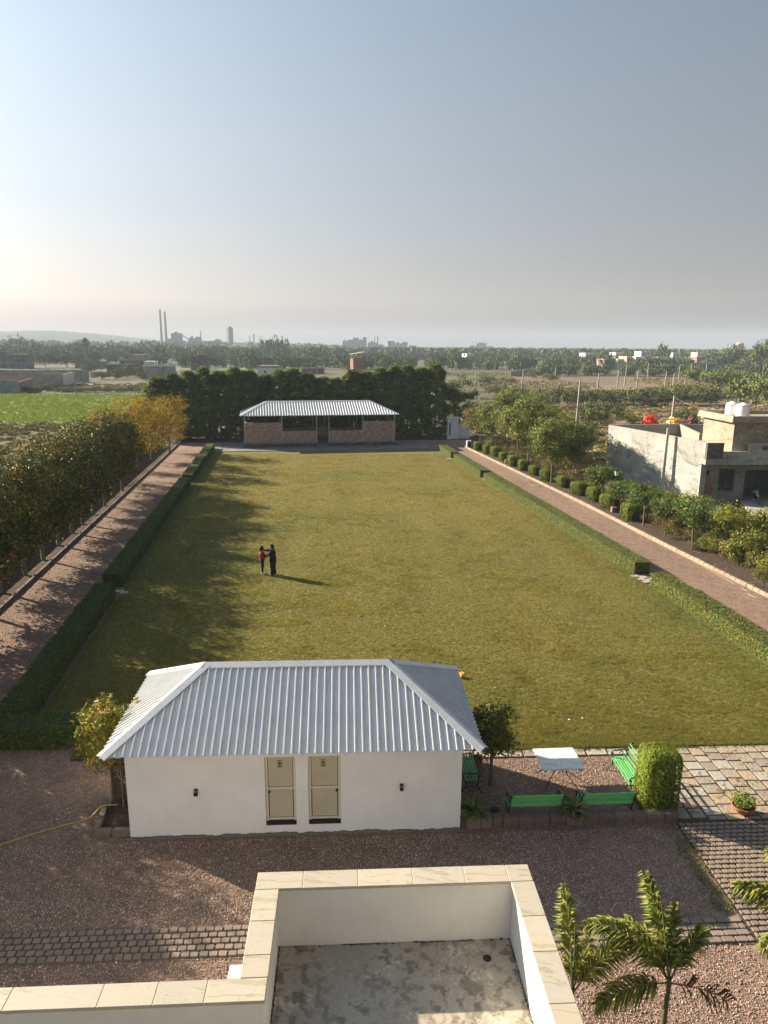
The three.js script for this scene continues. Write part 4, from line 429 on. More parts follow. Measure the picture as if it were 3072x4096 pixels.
// ---------- palms ----------
{
  const lm = leafMat(.5, .32); const frond = (r, t, az, el, len, droop, pal, nl = 46, ll = .2) => {   // rachis arching from the hub with plumose leaflets
    const f = new THREE.Group(); f.name = 'frond'; t.add(f); const pts = [], d = [Math.cos(az), Math.sin(az)]; let x = 0, y = 0, e = el; const ns = 12; for (let i = 0; i <= ns; i++) { pts.push([d[0] * x, y, d[1] * x]); const s = len / ns; x += Math.cos(e) * s; y += Math.sin(e) * s; e -= droop / ns * (.4 + 1.2 * i / ns); }
    f.position.copy(t.userData.hub); mesh('rachis', tube(pts, [.017, .01, .004], 5, 1), std(pal === 1 ? [.16, .09, .04] : [.11, .13, .035], { roughness: .6 }), f);
    const P = [], K = [], I = []; const cv = new THREE.CatmullRomCurve3(pts.map(p => new THREE.Vector3(...p))), up = new THREE.Vector3(0, 1, 0); const q = new THREE.Vector3(), sd = new THREE.Vector3(), nn = new THREE.Vector3(), dir = new THREE.Vector3();
    for (let i = 0; i < nl * 5; i++) { const u = .16 + .84 * (i + r()) / (nl * 5), p = cv.getPoint(u), tg = cv.getTangent(u); sd.crossVectors(tg, up).normalize(); nn.crossVectors(sd, tg).normalize(); const th = r() * 6.2832; dir.copy(sd).multiplyScalar(Math.cos(th)).addScaledVector(nn, Math.sin(th)).addScaledVector(tg, .75 + .4 * u).normalize(); const L = ll * 1.35 * (.55 + .9 * Math.sin(Math.PI * Math.min(1, u * .88 + .1))) * (.8 + .4 * r()), w = .014 + .008 * r(); q.crossVectors(dir, tg).normalize(); const wd = new THREE.Vector3().crossVectors(dir, q).normalize().multiplyScalar(w), c = pal === 1 ? [.12, .07, .03] : [[.17, .19, .035], [.26, .27, .05], [.40, .36, .07], [.09, .13, .028]][Math.floor(r() * 4)], b = P.length / 3; const a = p, m = p.clone().addScaledVector(dir, L * .5).addScaledVector(up, .02), e2 = p.clone().addScaledVector(dir, L).addScaledVector(up, -.05 - .25 * L);
      for (const v of [a.clone().addScaledVector(wd, .4), a.clone().addScaledVector(wd, -.4), m.clone().add(wd), m.clone().sub(wd), e2]) { P.push(v.x, v.y, v.z); K.push(...c); } I.push(b, b + 1, b + 2, b + 2, b + 1, b + 3, b + 2, b + 3, b + 4); }
    const g = new THREE.BufferGeometry(); g.setAttribute('position', new THREE.Float32BufferAttribute(P, 3)); g.setAttribute('color', new THREE.Float32BufferAttribute(K, 3)); g.setIndex(I); mesh('leaflets', g, lm, f);
  };
  const palm = (label, x, z, hub, fr, spear, seed) => { const r = RNG(seed), t = thing('foxtail_palm', label, 'palm', [x, 0, z], 0, 'young palms in the gravel bed'); t.userData.hub = new THREE.Vector3(.03, hub, .02); mesh('trunk', tube([[0, -.03, 0], [.015, hub * .5, .01], [.03, hub + .12, .02]], [.07, .05, .035], 9, 4), std([.15, .15, .07], { map: barkT, roughness: .8 }), t); for (const f of fr) frond(r, t, ...f); for (const [a, b, c] of spear) mesh('spear_leaf', tube([[.03, hub, .02], [.03 + a * .5, hub + b * .5, c * .5], [a, hub + b, c]], [.022, .016, .005], 6, 3), std([.10, .13, .04]), t); delete t.userData.hub; };
  const U = -Math.PI / 2;   // azimuth of "away from the camera"
  palm('young palm standing alone in the sunlit gravel bed', 5.62, -10.35, 1.75, [[U - 1.05, .95, 1.75, 1.7, 0, 58, .2], [U - .1, 1.15, 1.75, .75, 0, 60, .2], [U + .95, .75, 1.35, 1.2, 0, 44, .19], [U - 1.75, .2, 1.45, .9, 0, 40, .2], [U + .45, 1.1, 1.3, 1.0, 0, 40, .18], [U - .55, .9, 1.2, 1.1, 0, 34, .17], [U + 1.7, -.1, 1.1, .5, 1, 8, .22]], [[-.12, 1.55, -.35]], 401);
  palm('young palm close against the porch parapet', 3.85, -10.25, 1.7, [[U + .05, 1.2, 1.7, .6, 0, 56, .19], [U + 1.15, .75, 1.5, 1.2, 0, 46, .2], [U + .6, .6, 1.1, .9, 0, 30, .18], [U - .9, .8, 1.3, .9, 0, 40, .19]], [[.06, 1.35, -.2], [-.05, 1.05, -.08]], 402);
  palm('young palm reaching in from the frame edge', 8.75, -11.2, 1.75, [[U - 1.25, .95, 1.7, 1.25, 0, 58, .22], [U - 1.9, .5, 1.3, 1, 0, 40, .2], [U - .4, 1.1, 1.6, .8, 0, 40, .2], [U + .8, .8, 1.5, 1, 0, 40, .2], [U + 2, .7, 1.4, 1, 0, 40, .2]], [[.05, 1.3, -.1]], 403);
}
// ---------- benches, table, pots ----------
{
  const green = [[.10, .40, .11], [.115, .43, .12], [.09, .37, .10]].map(c => std(c, { roughness: .55 })); const slatS = cbx(-.75, .75, -.011, .011, -.025, .025, .004);
  const frameGeo = (() => { const g = [], T = (p, r, s = 6) => g.push(tube(p, r, s, 3)); T([[0, .42, -.02], [0, .40, .2], [0, .43, .42], [0, .41, .46]], .02); T([[0, .42, -.02], [0, .62, -.07], [0, .84, -.15], [0, .9, -.2], [0, .885, -.235], [0, .86, -.22]], .019); T([[0, .42, .4], [0, .3, .36], [0, .16, .42], [0, .04, .5], [0, .012, .54]], [.021, .018, .017, .02]); T([[0, .4, .02], [0, .26, .03], [0, .12, -.07], [0, .012, -.14]], [.021, .018, .017, .02]); T([[0, .63, -.09], [0, .69, .06], [0, .66, .22], [0, .65, .36], [0, .6, .43], [0, .55, .41], [0, .57, .36]], .019); T([[0, .6, .42], [0, .5, .38], [0, .43, .4]], .017); T([[0, .2, .39], [0, .26, .2], [0, .2, .02]], .013); for (const [y, z] of [[.64, .12], [.27, .2]]) g.push(new THREE.TorusGeometry(.055, .012, 5, 14).rotateY(1.5708).translate(0, y - .1 + .03, z)); return merge(g); })();
  const proto = (lab, p, turn) => { const t = thing('park_bench', lab, 'bench', p, turn, 'green slatted benches round the table'); for (const x of [-.73, .73]) { const f = mesh('cast_iron_end', frameGeo, M.iron, t); f.position.x = x; } for (let i = 0; i < 6; i++) { const s = mesh('seat_slat', slatS, green[i % 3], t); s.position.set(0, .438 + (i > 4 ? -.006 : .004 * Math.abs(i - 2)), .02 + i * .078); } for (let i = 0; i < 4; i++) { const s = mesh('back_slat', slatS, green[(i + 1) % 3], t); s.position.set(0, .53 + i * .105, -.02 - i * .038); s.rotation.x = -1.22; } return t; };
  proto('green slatted bench with its back to camera, between two potted plants', [5.12, .01, -17.25], Math.PI); proto('green slatted bench with its back to camera, next to tall clipped bush', [7.1, .01, -17.27], Math.PI); proto('sunlit green slatted bench facing the table beside tall clipped bush', [8.5, .01, -18.85], -Math.PI / 2); proto('shaded green slatted bench against the toilet block side wall', [3.38, .01, -19.25], Math.PI / 2);
  const t = thing('marble_table', 'square marble-topped table with curled black iron legs', 'table', [6.25, .01, -19.06], .02); mesh('tabletop', cbx(-.62, .62, .72, .755, -.57, .57, .006), std([.78, .79, .80], { map: rep(marbT, 1.1, .5), roughness: .3 }), t); for (const [sx, sz] of [[-1, -1], [1, -1], [1, 1], [-1, 1]]) mesh('leg', [tube([[sx * .5, .712, sz * .46], [sx * .34, .70, sz * .34], [sx * .22, .6, sz * .24], [sx * .2, .42, sz * .22], [sx * .34, .2, sz * .32], [sx * .46, .05, sz * .42], [sx * .5, .01, sz * .47]], .014, 6, 4), tube([[sx * .5, .712, sz * .46], [sx * .56, .69, sz * .5], [sx * .55, .63, sz * .5], [sx * .48, .64, sz * .46]], .012, 6, 3)], M.iron, t); mesh('cross_brace', [tube([[-.2, .42, -.22], [0, .4, 0], [.2, .42, .22]], .011, 5, 4), tube([[.2, .42, -.22], [0, .4, 0], [-.2, .42, .22]], .011, 5, 4), tube([[-.55, .35, .0], [-.2, .42, 0], [.2, .42, 0], [.55, .35, 0]], .01, 5, 3)], M.iron, t);
  const lm = leafMat(.5, .35); const blades = (r, n, L, W, pal, spread) => { const P = [], K = [], I = []; for (let i = 0; i < n; i++) { const a = r() * 6.2832, e = 1.35 - 1.25 * (i / n) * spread, l = L * (.7 + .5 * r()), c = pal[Math.floor(r() * pal.length)], d = [Math.cos(a), Math.sin(a)]; const s = [-d[1], d[0]]; let x = .02, y = 0, ee = e; const b = P.length / 3; for (let k = 0; k <= 4; k++) { const w = W * [.45, 1, 1, .7, .04][k]; P.push(d[0] * x + s[0] * w, y, d[1] * x + s[1] * w, d[0] * x - s[0] * w, y, d[1] * x - s[1] * w); K.push(...c, ...c); x += Math.cos(ee) * l / 4; y += Math.sin(ee) * l / 4; ee -= .32; if (k < 4) I.push(b + 2 * k, b + 2 * k + 1, b + 2 * k + 2, b + 2 * k + 2, b + 2 * k + 1, b + 2 * k + 3); } } const g = new THREE.BufferGeometry(); g.setAttribute('position', new THREE.Float32BufferAttribute(P, 3)); g.setAttribute('color', new THREE.Float32BufferAttribute(K, 3)); g.setIndex(I); return g; };
  const pot = (name, lab, p, rt, rb, h, c, fol) => { const t = thing(name, lab, 'potted plant', p); const q = [[0, 0], [rb, 0], [rb + .01, .01], [rt, h - .05], [rt + .02, h - .05], [rt + .025, h], [rt - .01, h], [rt - .02, h - .03], [0, h - .04]].map(v => new THREE.Vector2(...v)); mesh('pot', new THREE.LatheGeometry(q, 26), c, t); mesh('soil', new THREE.CylinderGeometry(rt - .015, rt - .02, .02, 20).translate(0, h - .025, 0), M.soil, t); const f = mesh('foliage', fol, lm, t); f.position.y = h - .02; return t; };
  const r = RNG(71), ol = [[.16, .20, .035], [.12, .16, .03], [.20, .22, .05], [.085, .12, .025]]; const terr = std([.42, .14, .06], { map: rep(stoneT, 2), roughness: .85 }), dterr = std([.14, .07, .05], { map: rep(stoneT, 2), roughness: .9 });
  pot('broad_leaf_plant', 'broad-leaved potted plant beside the toilet block corner', [3.36, .27, -17.08], .14, .1, .2, std([.22, .2, .17], { roughness: .9 }), blades(r, 46, .5, .05, ol, .95)); pot('broad_leaf_plant', 'broad-leaved potted plant in reddish pot between two green benches', [6.12, .28, -17.05], .2, .17, .16, dterr, blades(r, 46, .5, .045, ol.concat([[.22, .2, .05]]), .95));
  const bowl = pot('bowl_planter', 'terracotta bowl with low leafy plant on sunlit paving', [11.0, .05, -17.28], .29, .13, .24, terr, leaves(r, 620, r => { const a = r() * 6.28, d = Math.sqrt(r()), y = r(); return [Math.cos(a) * d * (.18 + .2 * y), .02 + .34 * y * (1.1 - .5 * d), Math.sin(a) * d * (.18 + .2 * y), Math.cos(a) * .5, .6, Math.sin(a) * .5]; }, .075, .045, pick([4, [.07, .12, .02]], [3, [.13, .18, .03]], [1, [.22, .10, .05]]), .5)); bowl;
  pot('terracotta_pot', 'plain terracotta pot standing behind the citrus tree', [3.95, .0, -19.95], .2, .13, .28, terr, blades(r, 10, .2, .012, [[.1, .12, .03]], .6)); pot('black_pot', 'small black plastic pot beside the stone row', [4.05, .0, -17.5], .11, .08, .2, M.black, blades(r, 6, .16, .012, [[.08, .1, .03]], .5));
  // weeds in the paving joints and edges
  const tufts = []; for (let i = 0; i < 900; i++) { const k = r(); let x, z; if (k < .6) { x = 9.05 + r() * 5.5; z = -20.8 + r() * 3.7; if (N(x * 2.2, z * 2.2, 2, 91) < .5) continue; } else if (k < .8) { x = 4.5 + r() * 9.5; z = -20.72 + r() * .12; } else { x = 8.45 + r() * .5; z = -16.9 + r() * 3.1; x += (z + 15) * -.03; } tufts.push([x, z]); }
  const wl = []; const wp = pick([3, [.09, .11, .03]], [2, [.14, .13, .04]], [2, [.055, .075, .02]]); const wg = leaves(r, tufts.length * 7, q => { const t = tufts[Math.floor(q() * tufts.length)]; return [t[0] + gauss(q) * .05, .03 + .05 * q(), t[1] + gauss(q) * .05, 0, 1, 0]; }, .055, .02, wp, .2); tag(mesh('weeds', wg, LEAF), 'low weeds and grass in paving joints and lawn edges', 'weeds', null, 'stuff');
  const scrap = leaves(RNG(5), 9, q => [-.02 + q() * .2, .05 + .1 * q(), q() * .2, 0, 1, 0], .24, .16, pick([2, [.5, .2, .06]], [1, [.42, .15, .05]]), .3); const sc = mesh('dry_palm_leaf', scrap, std([1, 1, 1], { vertexColors: true, side: THREE.DoubleSide })); sc.position.set(4.35, .04, -26.15); tag(sc, 'curled orange dry leaf lying on lawn behind the toilet roof', 'leaf');
  const bits = []; for (let i = 0; i < 26; i++) { const z = -22 - r() * 30, x = -6 + r() * 18; bits.push(new THREE.IcosahedronGeometry(.018 + .02 * r(), 0).scale(1.4, .4, 1).translate(x, .07, z)); } tag(mesh('litter', bits, std([.75, .72, .66])), 'tiny pale scraps scattered over the lawn', 'litter', null, 'stuff');
  // hoses
  const hose = (lab, pts, c, R = .017) => tag(mesh('garden_hose', tube(pts.map(([x, z, y]) => [x, y ?? .02, z]), R, 6, 8), std(c, { roughness: .5 })), lab, 'hose');
  hose('yellow garden hose snaking from tree guard across shaded gravel', [[-10.6, -16.1], [-9.06, -16.84], [-8.5, -17.17], [-7.8, -17.53], [-7.12, -17.87], [-6.85, -18.1, .2], [-6.45, -18.2, .18]], [.40, .29, .06], .02);
  hose('ochre garden hose lying along the sunny path kerb', [[17.96, -69.4], [17.5, -66], [18.5, -65.4], [19.2, -60], [19.6, -57], [20.1, -52], [20.6, -46.5], [21.2, -40.5], [21.4, -37]], [.40, .28, .10]); hose('ochre hose coil hanging over kerb at the frame edge', [[21.42, -35.77], [21.5, -36.4], [22.1, -36.6, .24], [22.85, -36.3, .2], [23.2, -35.6, .1], [22.6, -34.8, .2], [21.85, -34.5], [21.3, -34.8], [21.25, -35.4]], [.42, .31, .15]);
}
// ---------- garden lamps, gate pillars, meter box, boundary wall ----------
{
  const lamp = (lab, x, z) => { const t = thing('garden_lamp', lab, 'lamp post', [x, 0, z], 0, 'lantern lamp posts in the bed'); mesh('pedestal', cbx(-.2, .2, 0, .42, -.2, .2, .015), std([.26, .17, .12], { map: rep(stoneT, 2) }), t); mesh('post', tube([[0, .42, 0], [0, 1.6, 0], [0, 2.9, 0]], [.04, .03, .025], 8, 2), M.iron, t); mesh('cross_arm', tube([[-.28, 2.35, 0], [.28, 2.35, 0]], .018, 6), M.iron, t); const l = mesh('lantern', new THREE.CylinderGeometry(.19, .1, .36, 4, 1, true).rotateY(.785).translate(0, 3.1, 0), new THREE.MeshPhysicalMaterial({ color: C(.75, .76, .74), roughness: .45, transmission: .35, side: THREE.DoubleSide }), t); mesh('lantern_cap', new THREE.ConeGeometry(.23, .16, 4).rotateY(.785).translate(0, 3.37, 0), M.iron, l); mesh('lantern_base', new THREE.CylinderGeometry(.11, .05, .06, 8).translate(0, 2.9, 0), M.iron, l); };
  lamp('lantern lamp post among feathery trees beside cement house', 21.13, -54.9); lamp('farther lantern lamp post between clipped shrubs near the pavilion', 17.95, -79.6);
  const c = thing('gate_cabin', 'white gate cabin with narrow blue shutter behind drooping tree', 'cabin', [14.3, 0, -101.5], -.05); mesh('wall', cbx(0, 1.5, 0, 2.9, -1.2, 0, .01), M.white, c); mesh('shutter', bx(.16, .38, .5, 2.3, .002, .03), std([.04, .12, .16], { roughness: .5 }), c); mesh('step', cbx(-.1, .5, 0, .15, .003, .4, .01), M.white, c); mesh('roof_slab', bx(-.15, 1.65, 2.903, 3.02, -1.35, .15), M.white, c); mesh('side_wall', bx(1.503, 3.2, 0, 1.9, -.9, -.7), M.white, c);
  const g = thing('gate_pillar', 'white gate pillar beside the yellow-orange trees', 'pillar', [-23.2, 0, -96.6], .1); mesh('shaft', cbx(-.7, .7, 0, 2.2, -.3, .3, .02), M.white, g); mesh('pillar_cap', cbx(-.78, .78, 2.203, 2.3, -.38, .38, .02), M.white, g); mesh('urn', new THREE.LatheGeometry([[0, 0], [.16, 0], [.1, .08], [.2, .25], [.22, .34], [.12, .36], [0, .36]].map(v => new THREE.Vector2(...v)), 14).translate(1.0, 0, .1), M.white, g);
  const b = thing('meter_box', 'small white meter box with dark panel by the kerb end', 'meter box', [15.75, 0, -92.2], .25); mesh('box_body', cbx(-.32, .32, 0, .95, -.15, .15, .02), M.white, b); mesh('dark_panel', bx(-.2, .26, .05, .82, .152, .16), std([.05, .055, .07]), b);
  const w = thing('boundary_wall', 'low brown boundary wall behind the avenue tree trunks', 'wall'); const zs = []; for (let z = -15; z > -95; z -= 4) zs.push(z); for (const z of zs) mesh('wall_bay', bar([kerbL(z) - 3.3, z], [kerbL(z - 4) - 3.3, z - 3.99], 0, 1.45, .15), std([.17, .115, .08], { map: rep(cemT, .3), roughness: 1 }), w);
  const rw = thing('rubble_wall', 'low rubble stone wall between the shrubs below the cement house', 'wall'); const r = RNG(88); for (let i = 0; i < 60; i++) piece('rubble_stone', rw, VAR[i % 3], stones[3], 27.0 + (i % 15) * .24 + (r() - .5) * .08, Math.floor(i / 15) * .17, -49.3 - (i % 15) * .03, .25, .18, .3, r() * .3);
}
// ---------- the cement house ----------
{
  const t = thing('cement_house', 'unfinished bare cement house with roof parapet and stair tower', 'house'); const A = [29.62, -58.3], B = [26.3, -71.2], Cc = [34.0, -72.2], D = [44, -58.6];
  mesh('side_wall', bar(B, A, 0, 5.2, .22), M.cement, t); mesh('back_wall', bar(B, Cc, 0, 5.2, .2), M.cement, t); mesh('back_wall', bar([34.0, -72.2], [44, -70], 0, 5.2, .2), M.cement, t); mesh('far_wall', bar(D, [44, -70], 0, 5.2, .2), M.cement, t); mesh('inner_parapet', bar([34.0, -72.2], [32.0, -63.8], 3.9, 5.2, .18), M.cementTan, t);
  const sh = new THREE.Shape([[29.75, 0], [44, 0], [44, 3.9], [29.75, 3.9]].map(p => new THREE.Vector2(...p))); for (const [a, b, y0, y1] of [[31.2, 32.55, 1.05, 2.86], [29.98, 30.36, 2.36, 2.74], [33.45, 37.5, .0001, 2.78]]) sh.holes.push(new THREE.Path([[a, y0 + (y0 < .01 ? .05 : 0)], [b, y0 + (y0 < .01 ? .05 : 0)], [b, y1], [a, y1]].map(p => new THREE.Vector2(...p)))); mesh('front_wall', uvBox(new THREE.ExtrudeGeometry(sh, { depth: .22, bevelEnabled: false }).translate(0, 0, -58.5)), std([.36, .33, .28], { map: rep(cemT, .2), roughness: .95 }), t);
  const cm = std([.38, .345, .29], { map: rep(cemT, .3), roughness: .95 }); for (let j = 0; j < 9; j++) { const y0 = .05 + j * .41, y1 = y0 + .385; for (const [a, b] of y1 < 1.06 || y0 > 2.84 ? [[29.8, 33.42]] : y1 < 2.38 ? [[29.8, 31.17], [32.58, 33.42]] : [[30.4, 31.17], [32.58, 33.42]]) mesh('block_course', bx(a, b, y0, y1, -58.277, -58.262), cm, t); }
  mesh('roof_slab', (() => { const s = new THREE.Shape([[29.75, 58.42], [44, 58.6], [44, 70], [34, 72.1], [26.45, 71.1]].map(p => new THREE.Vector2(...p))); const g = new THREE.ExtrudeGeometry(s, { depth: .14, bevelEnabled: false }); g.rotateX(-Math.PI / 2); g.translate(0, 3.88, 0); return uvBox(g); })(), M.cementTan, t);
  mesh('house_floor', bx(28, 44, 0, .12, -71, -58.52), M.cement, t); mesh('partition_wall', bx(29.9, 43.8, .13, 3.86, -63.6, -63.4), M.cement, t); mesh('corner_pilaster', bx(29.5, 29.97, 0, 3.34, -58.26, -58.1), M.cement, t);
  mesh('slab_overhang', bx(29.5, 44, 3.36, 3.86, -58.25, -57.45), M.cement, t); mesh('front_parapet', bx(29.55, 30.95, 3.863, 5.16, -57.72, -57.5), std([.2, .18, .15], { map: rep(cemT, .3) }), t); mesh('front_parapet', bx(30.953, 33.1, 3.863, 4.45, -57.7, -57.52), M.cement, t); mesh('front_parapet', merge([bx(33.1, 34.2, 3.863, 5.14, -57.73, -57.53), bx(34.2, 36.2, 3.863, 4.56, -57.73, -57.53), bx(34.2, 36.2, 4.9, 5.14, -57.73, -57.53), bx(36.2, 44, 3.863, 5.14, -57.73, -57.53)]), M.cement, t); mesh('parapet_return', bx(29.52, 29.75, 3.863, 5.16, -58.3, -57.73), M.cement, t);
  mesh('stair_tower', bx(32.0, 40, 4.02, 6.8, -63.4, -58.2), M.cementTan, t); mesh('tower_roof', cbx(31.55, 40.5, 6.803, 7.0, -63.8, -57.75, .02), M.cementTan, t); mesh('tower_parapet', merge([bx(31.6, 31.78, 7.003, 7.32, -63.75, -57.8), bx(31.783, 40.5, 7.003, 7.32, -57.98, -57.8), bx(31.783, 40.5, 7.003, 7.32, -63.75, -63.57)]), M.cementTan, t);
  const tk = thing('timber_planks', 'sunlit timber planks lying on the cement house roof', 'planks'); for (let i = 0; i < 3; i++) { const m = mesh('plank', bx(-1.3, 1.3, 0, .05, -.1, .1), std([.5, .36, .18], { map: rep(stoneT, 1, .3) }), tk); m.position.set(30.8 + i * .12, 4.03 + .052 * i, -63 + i * .22); m.rotation.y = .15 + i * .06; }
  const rp = thing('concrete_ramp', 'broken concrete ramp in front of the dark garage opening', 'ramp'); const q = bx(-1.1, 1.1, 0, .2, 0, 6.2); q.rotateX(.03); q.rotateY(-.28); q.translate(34.3, .0, -58.2); mesh('ramp_slab', q, M.cement, rp);
  const pk = thing('scaffold_plank', 'long weathered plank lying down the ramp', 'plank'); const g = bx(-.16, .16, 0, .06, 0, 7); g.rotateX(.02); g.rotateY(-.33); g.translate(34.7, .24, -58.1); mesh('board', g, std([.26, .23, .2], { map: rep(stoneT, 1, .4) }), pk);
  const nt = leaves(RNG(4), 500, r => [gauss(r) * 1.0, .12 + .3 * r(), gauss(r) * 1.6, 0, 1, 0], .5, .16, pick([2, [.03, .16, .08]], [1, [.06, .2, .12]], [1, [.2, .22, .2]]), .6); const ne = mesh('green_netting', nt, std([1, 1, 1], { vertexColors: true, side: THREE.DoubleSide })); ne.position.set(36.2, .1, -55.6); tag(ne, 'heap of green netting beside the ramp planks', 'netting');
  const gar = mesh('flower_garland', (() => { const l = []; for (let i = 0; i < 9; i++) l.push(new THREE.IcosahedronGeometry(.09, 1).translate(.05 * Math.sin(i * 2), .25 + i * .16, .03 * Math.cos(i * 3))); return merge(l); })(), std([.42, .08, .07])); gar.position.set(30.3, .6, -58.0); tag(gar, 'red garland hanging beside the cement house corner pilaster', 'garland');
  const hs = mesh('green_pipe', tube([[31.4, 1.35, -58.2], [31.6, .9, -58.1], [32.0, .5, -57.9], [32.5, .3, -57.5]], .03, 6, 5), std([.05, .25, .16])); tag(hs, 'green pipe hanging from the house wall below window', 'pipe');
  // rooftop tanks
  const lab = document.createElement('canvas'); lab.width = 512; lab.height = 64; const cx = lab.getContext('2d'); cx.fillStyle = '#e8e8e4'; cx.fillRect(0, 0, 512, 64); cx.fillStyle = '#1b1f28'; cx.font = 'bold 40px sans-serif'; cx.fillText('PLASTO', 20, 46); cx.fillText('PLASTO', 276, 46); const lt = new THREE.CanvasTexture(lab); lt.colorSpace = THREE.SRGBColorSpace;
  const tank = (label, x, z, rot) => { const o = thing('water_tank', label, 'water tank', [x, 7.003, z], rot, 'white water tanks on the stair tower'), pts = [[0, 0], [.5, 0], [.52, .03]]; for (let i = 0; i < 6; i++) { const y = .08 + i * .12; pts.push([.52, y], [.545, y + .03], [.545, y + .06], [.52, y + .09]); } pts.push([.52, .98], [.48, 1.06], [.3, 1.13], [.2, 1.14], [.2, 1.2], [0, 1.21]); mesh('tank_body', new THREE.LatheGeometry(pts.map(v => new THREE.Vector2(...v)), 30), std([.80, .80, .78], { roughness: .45 }), o); const s = mesh('lettering_band', new THREE.CylinderGeometry(.523, .523, .12, 30, 1, true).translate(0, .9, 0), new THREE.MeshStandardMaterial({ map: lt, roughness: .5 }), o); s.rotation.y = rot; mesh('pipe', tube([[.58, 0, .1], [.58, 1.5, .1]], .025, 6), std([.55, .55, .52]), o); };
  tank('white ribbed water tank behind its twin on the stair tower', 33.75, -62.1, .4); tank('white ribbed water tank nearer the tower front edge', 33.95, -60.7, -.3);
}
// ---------- people ----------
function surfNet(f, lo, hi, s) {
  const n = [0, 1, 2].map(k => Math.ceil((hi[k] - lo[k]) / s) + 1), X = n[0], Y = n[1], Z = n[2], V = new Float32Array(X * Y * Z); let q = 0; for (let k = 0; k < Z; k++) for (let j = 0; j < Y; j++) for (let i = 0; i < X; i++) V[q++] = f(lo[0] + i * s, lo[1] + j * s, lo[2] + k * s);
  const id = new Int32Array(X * Y * Z).fill(-1), P = [], I = [], off = [0, 1, X, X + 1, X * Y, X * Y + 1, X * Y + X, X * Y + X + 1], E = [[0, 1], [2, 3], [4, 5], [6, 7], [0, 2], [1, 3], [4, 6], [5, 7], [0, 4], [1, 5], [2, 6], [3, 7]];
  for (let k = 0; k < Z - 1; k++) for (let j = 0; j < Y - 1; j++) for (let i = 0; i < X - 1; i++) { const b = i + X * (j + Y * k); let c = 0, x = 0, y = 0, z = 0; for (const [a, d] of E) { const u = V[b + off[a]], v = V[b + off[d]]; if ((u < 0) === (v < 0)) continue; const t = u / (u - v); x += (a & 1) + t * ((d & 1) - (a & 1)); y += (a >> 1 & 1) + t * ((d >> 1 & 1) - (a >> 1 & 1)); z += (a >> 2) + t * ((d >> 2) - (a >> 2)); c++; } if (c) { id[b] = P.length / 3; P.push(lo[0] + (i + x / c) * s, lo[1] + (j + y / c) * s, lo[2] + (k + z / c) * s); } }
  const quad = (a, b, c, d, fl) => { if (a < 0 || b < 0 || c < 0 || d < 0) return; fl ? I.push(a, b, c, a, c, d) : I.push(a, c, b, a, d, c); };
  for (let k = 1; k < Z - 1; k++) for (let j = 1; j < Y - 1; j++) for (let i = 1; i < X - 1; i++) { const b = i + X * (j + Y * k), s0 = V[b] < 0; if (s0 !== V[b + 1] < 0) quad(id[b - X - X * Y], id[b - X * Y], id[b], id[b - X], s0); if (s0 !== V[b + X] < 0) quad(id[b - 1 - X * Y], id[b - 1], id[b], id[b - X * Y], s0); if (s0 !== V[b + X * Y] < 0) quad(id[b - 1 - X], id[b - X], id[b], id[b - 1], s0); }
  const g = new THREE.BufferGeometry(); g.setAttribute('position', new THREE.Float32BufferAttribute(P, 3)); g.setIndex(I); g.computeVertexNormals(); return g;
}
const cap1 = (x, y, z, b) => { const [a, c, r1, r2] = b, dx = c[0] - a[0], dy = c[1] - a[1], dz = c[2] - a[2], t = cl(((x - a[0]) * dx + (y - a[1]) * dy + (z - a[2]) * dz) / (dx * dx + dy * dy + dz * dz + 1e-9)); return Math.hypot(x - a[0] - dx * t, y - a[1] - dy * t, z - a[2] - dz * t) - (r1 + (r2 - r1) * t); };
const field = (bones, k, grow = 0) => (x, y, z) => { let d = 9; for (const b of bones) { const e = cap1(x, y, z, b) - grow; const h = Math.max(k - Math.abs(d - e), 0) / k; d = Math.min(d, e) - h * h * k * .25; } return d; };
const bounds = (bones, m) => { const lo = [9, 9, 9], hi = [-9, -9, -9]; for (const [a, c, r, q] of bones) for (const p of [a, c]) for (let i = 0; i < 3; i++) { lo[i] = Math.min(lo[i], p[i] - Math.max(r, q) - m); hi[i] = Math.max(hi[i], p[i] + Math.max(r, q) + m); } return [lo, hi]; };
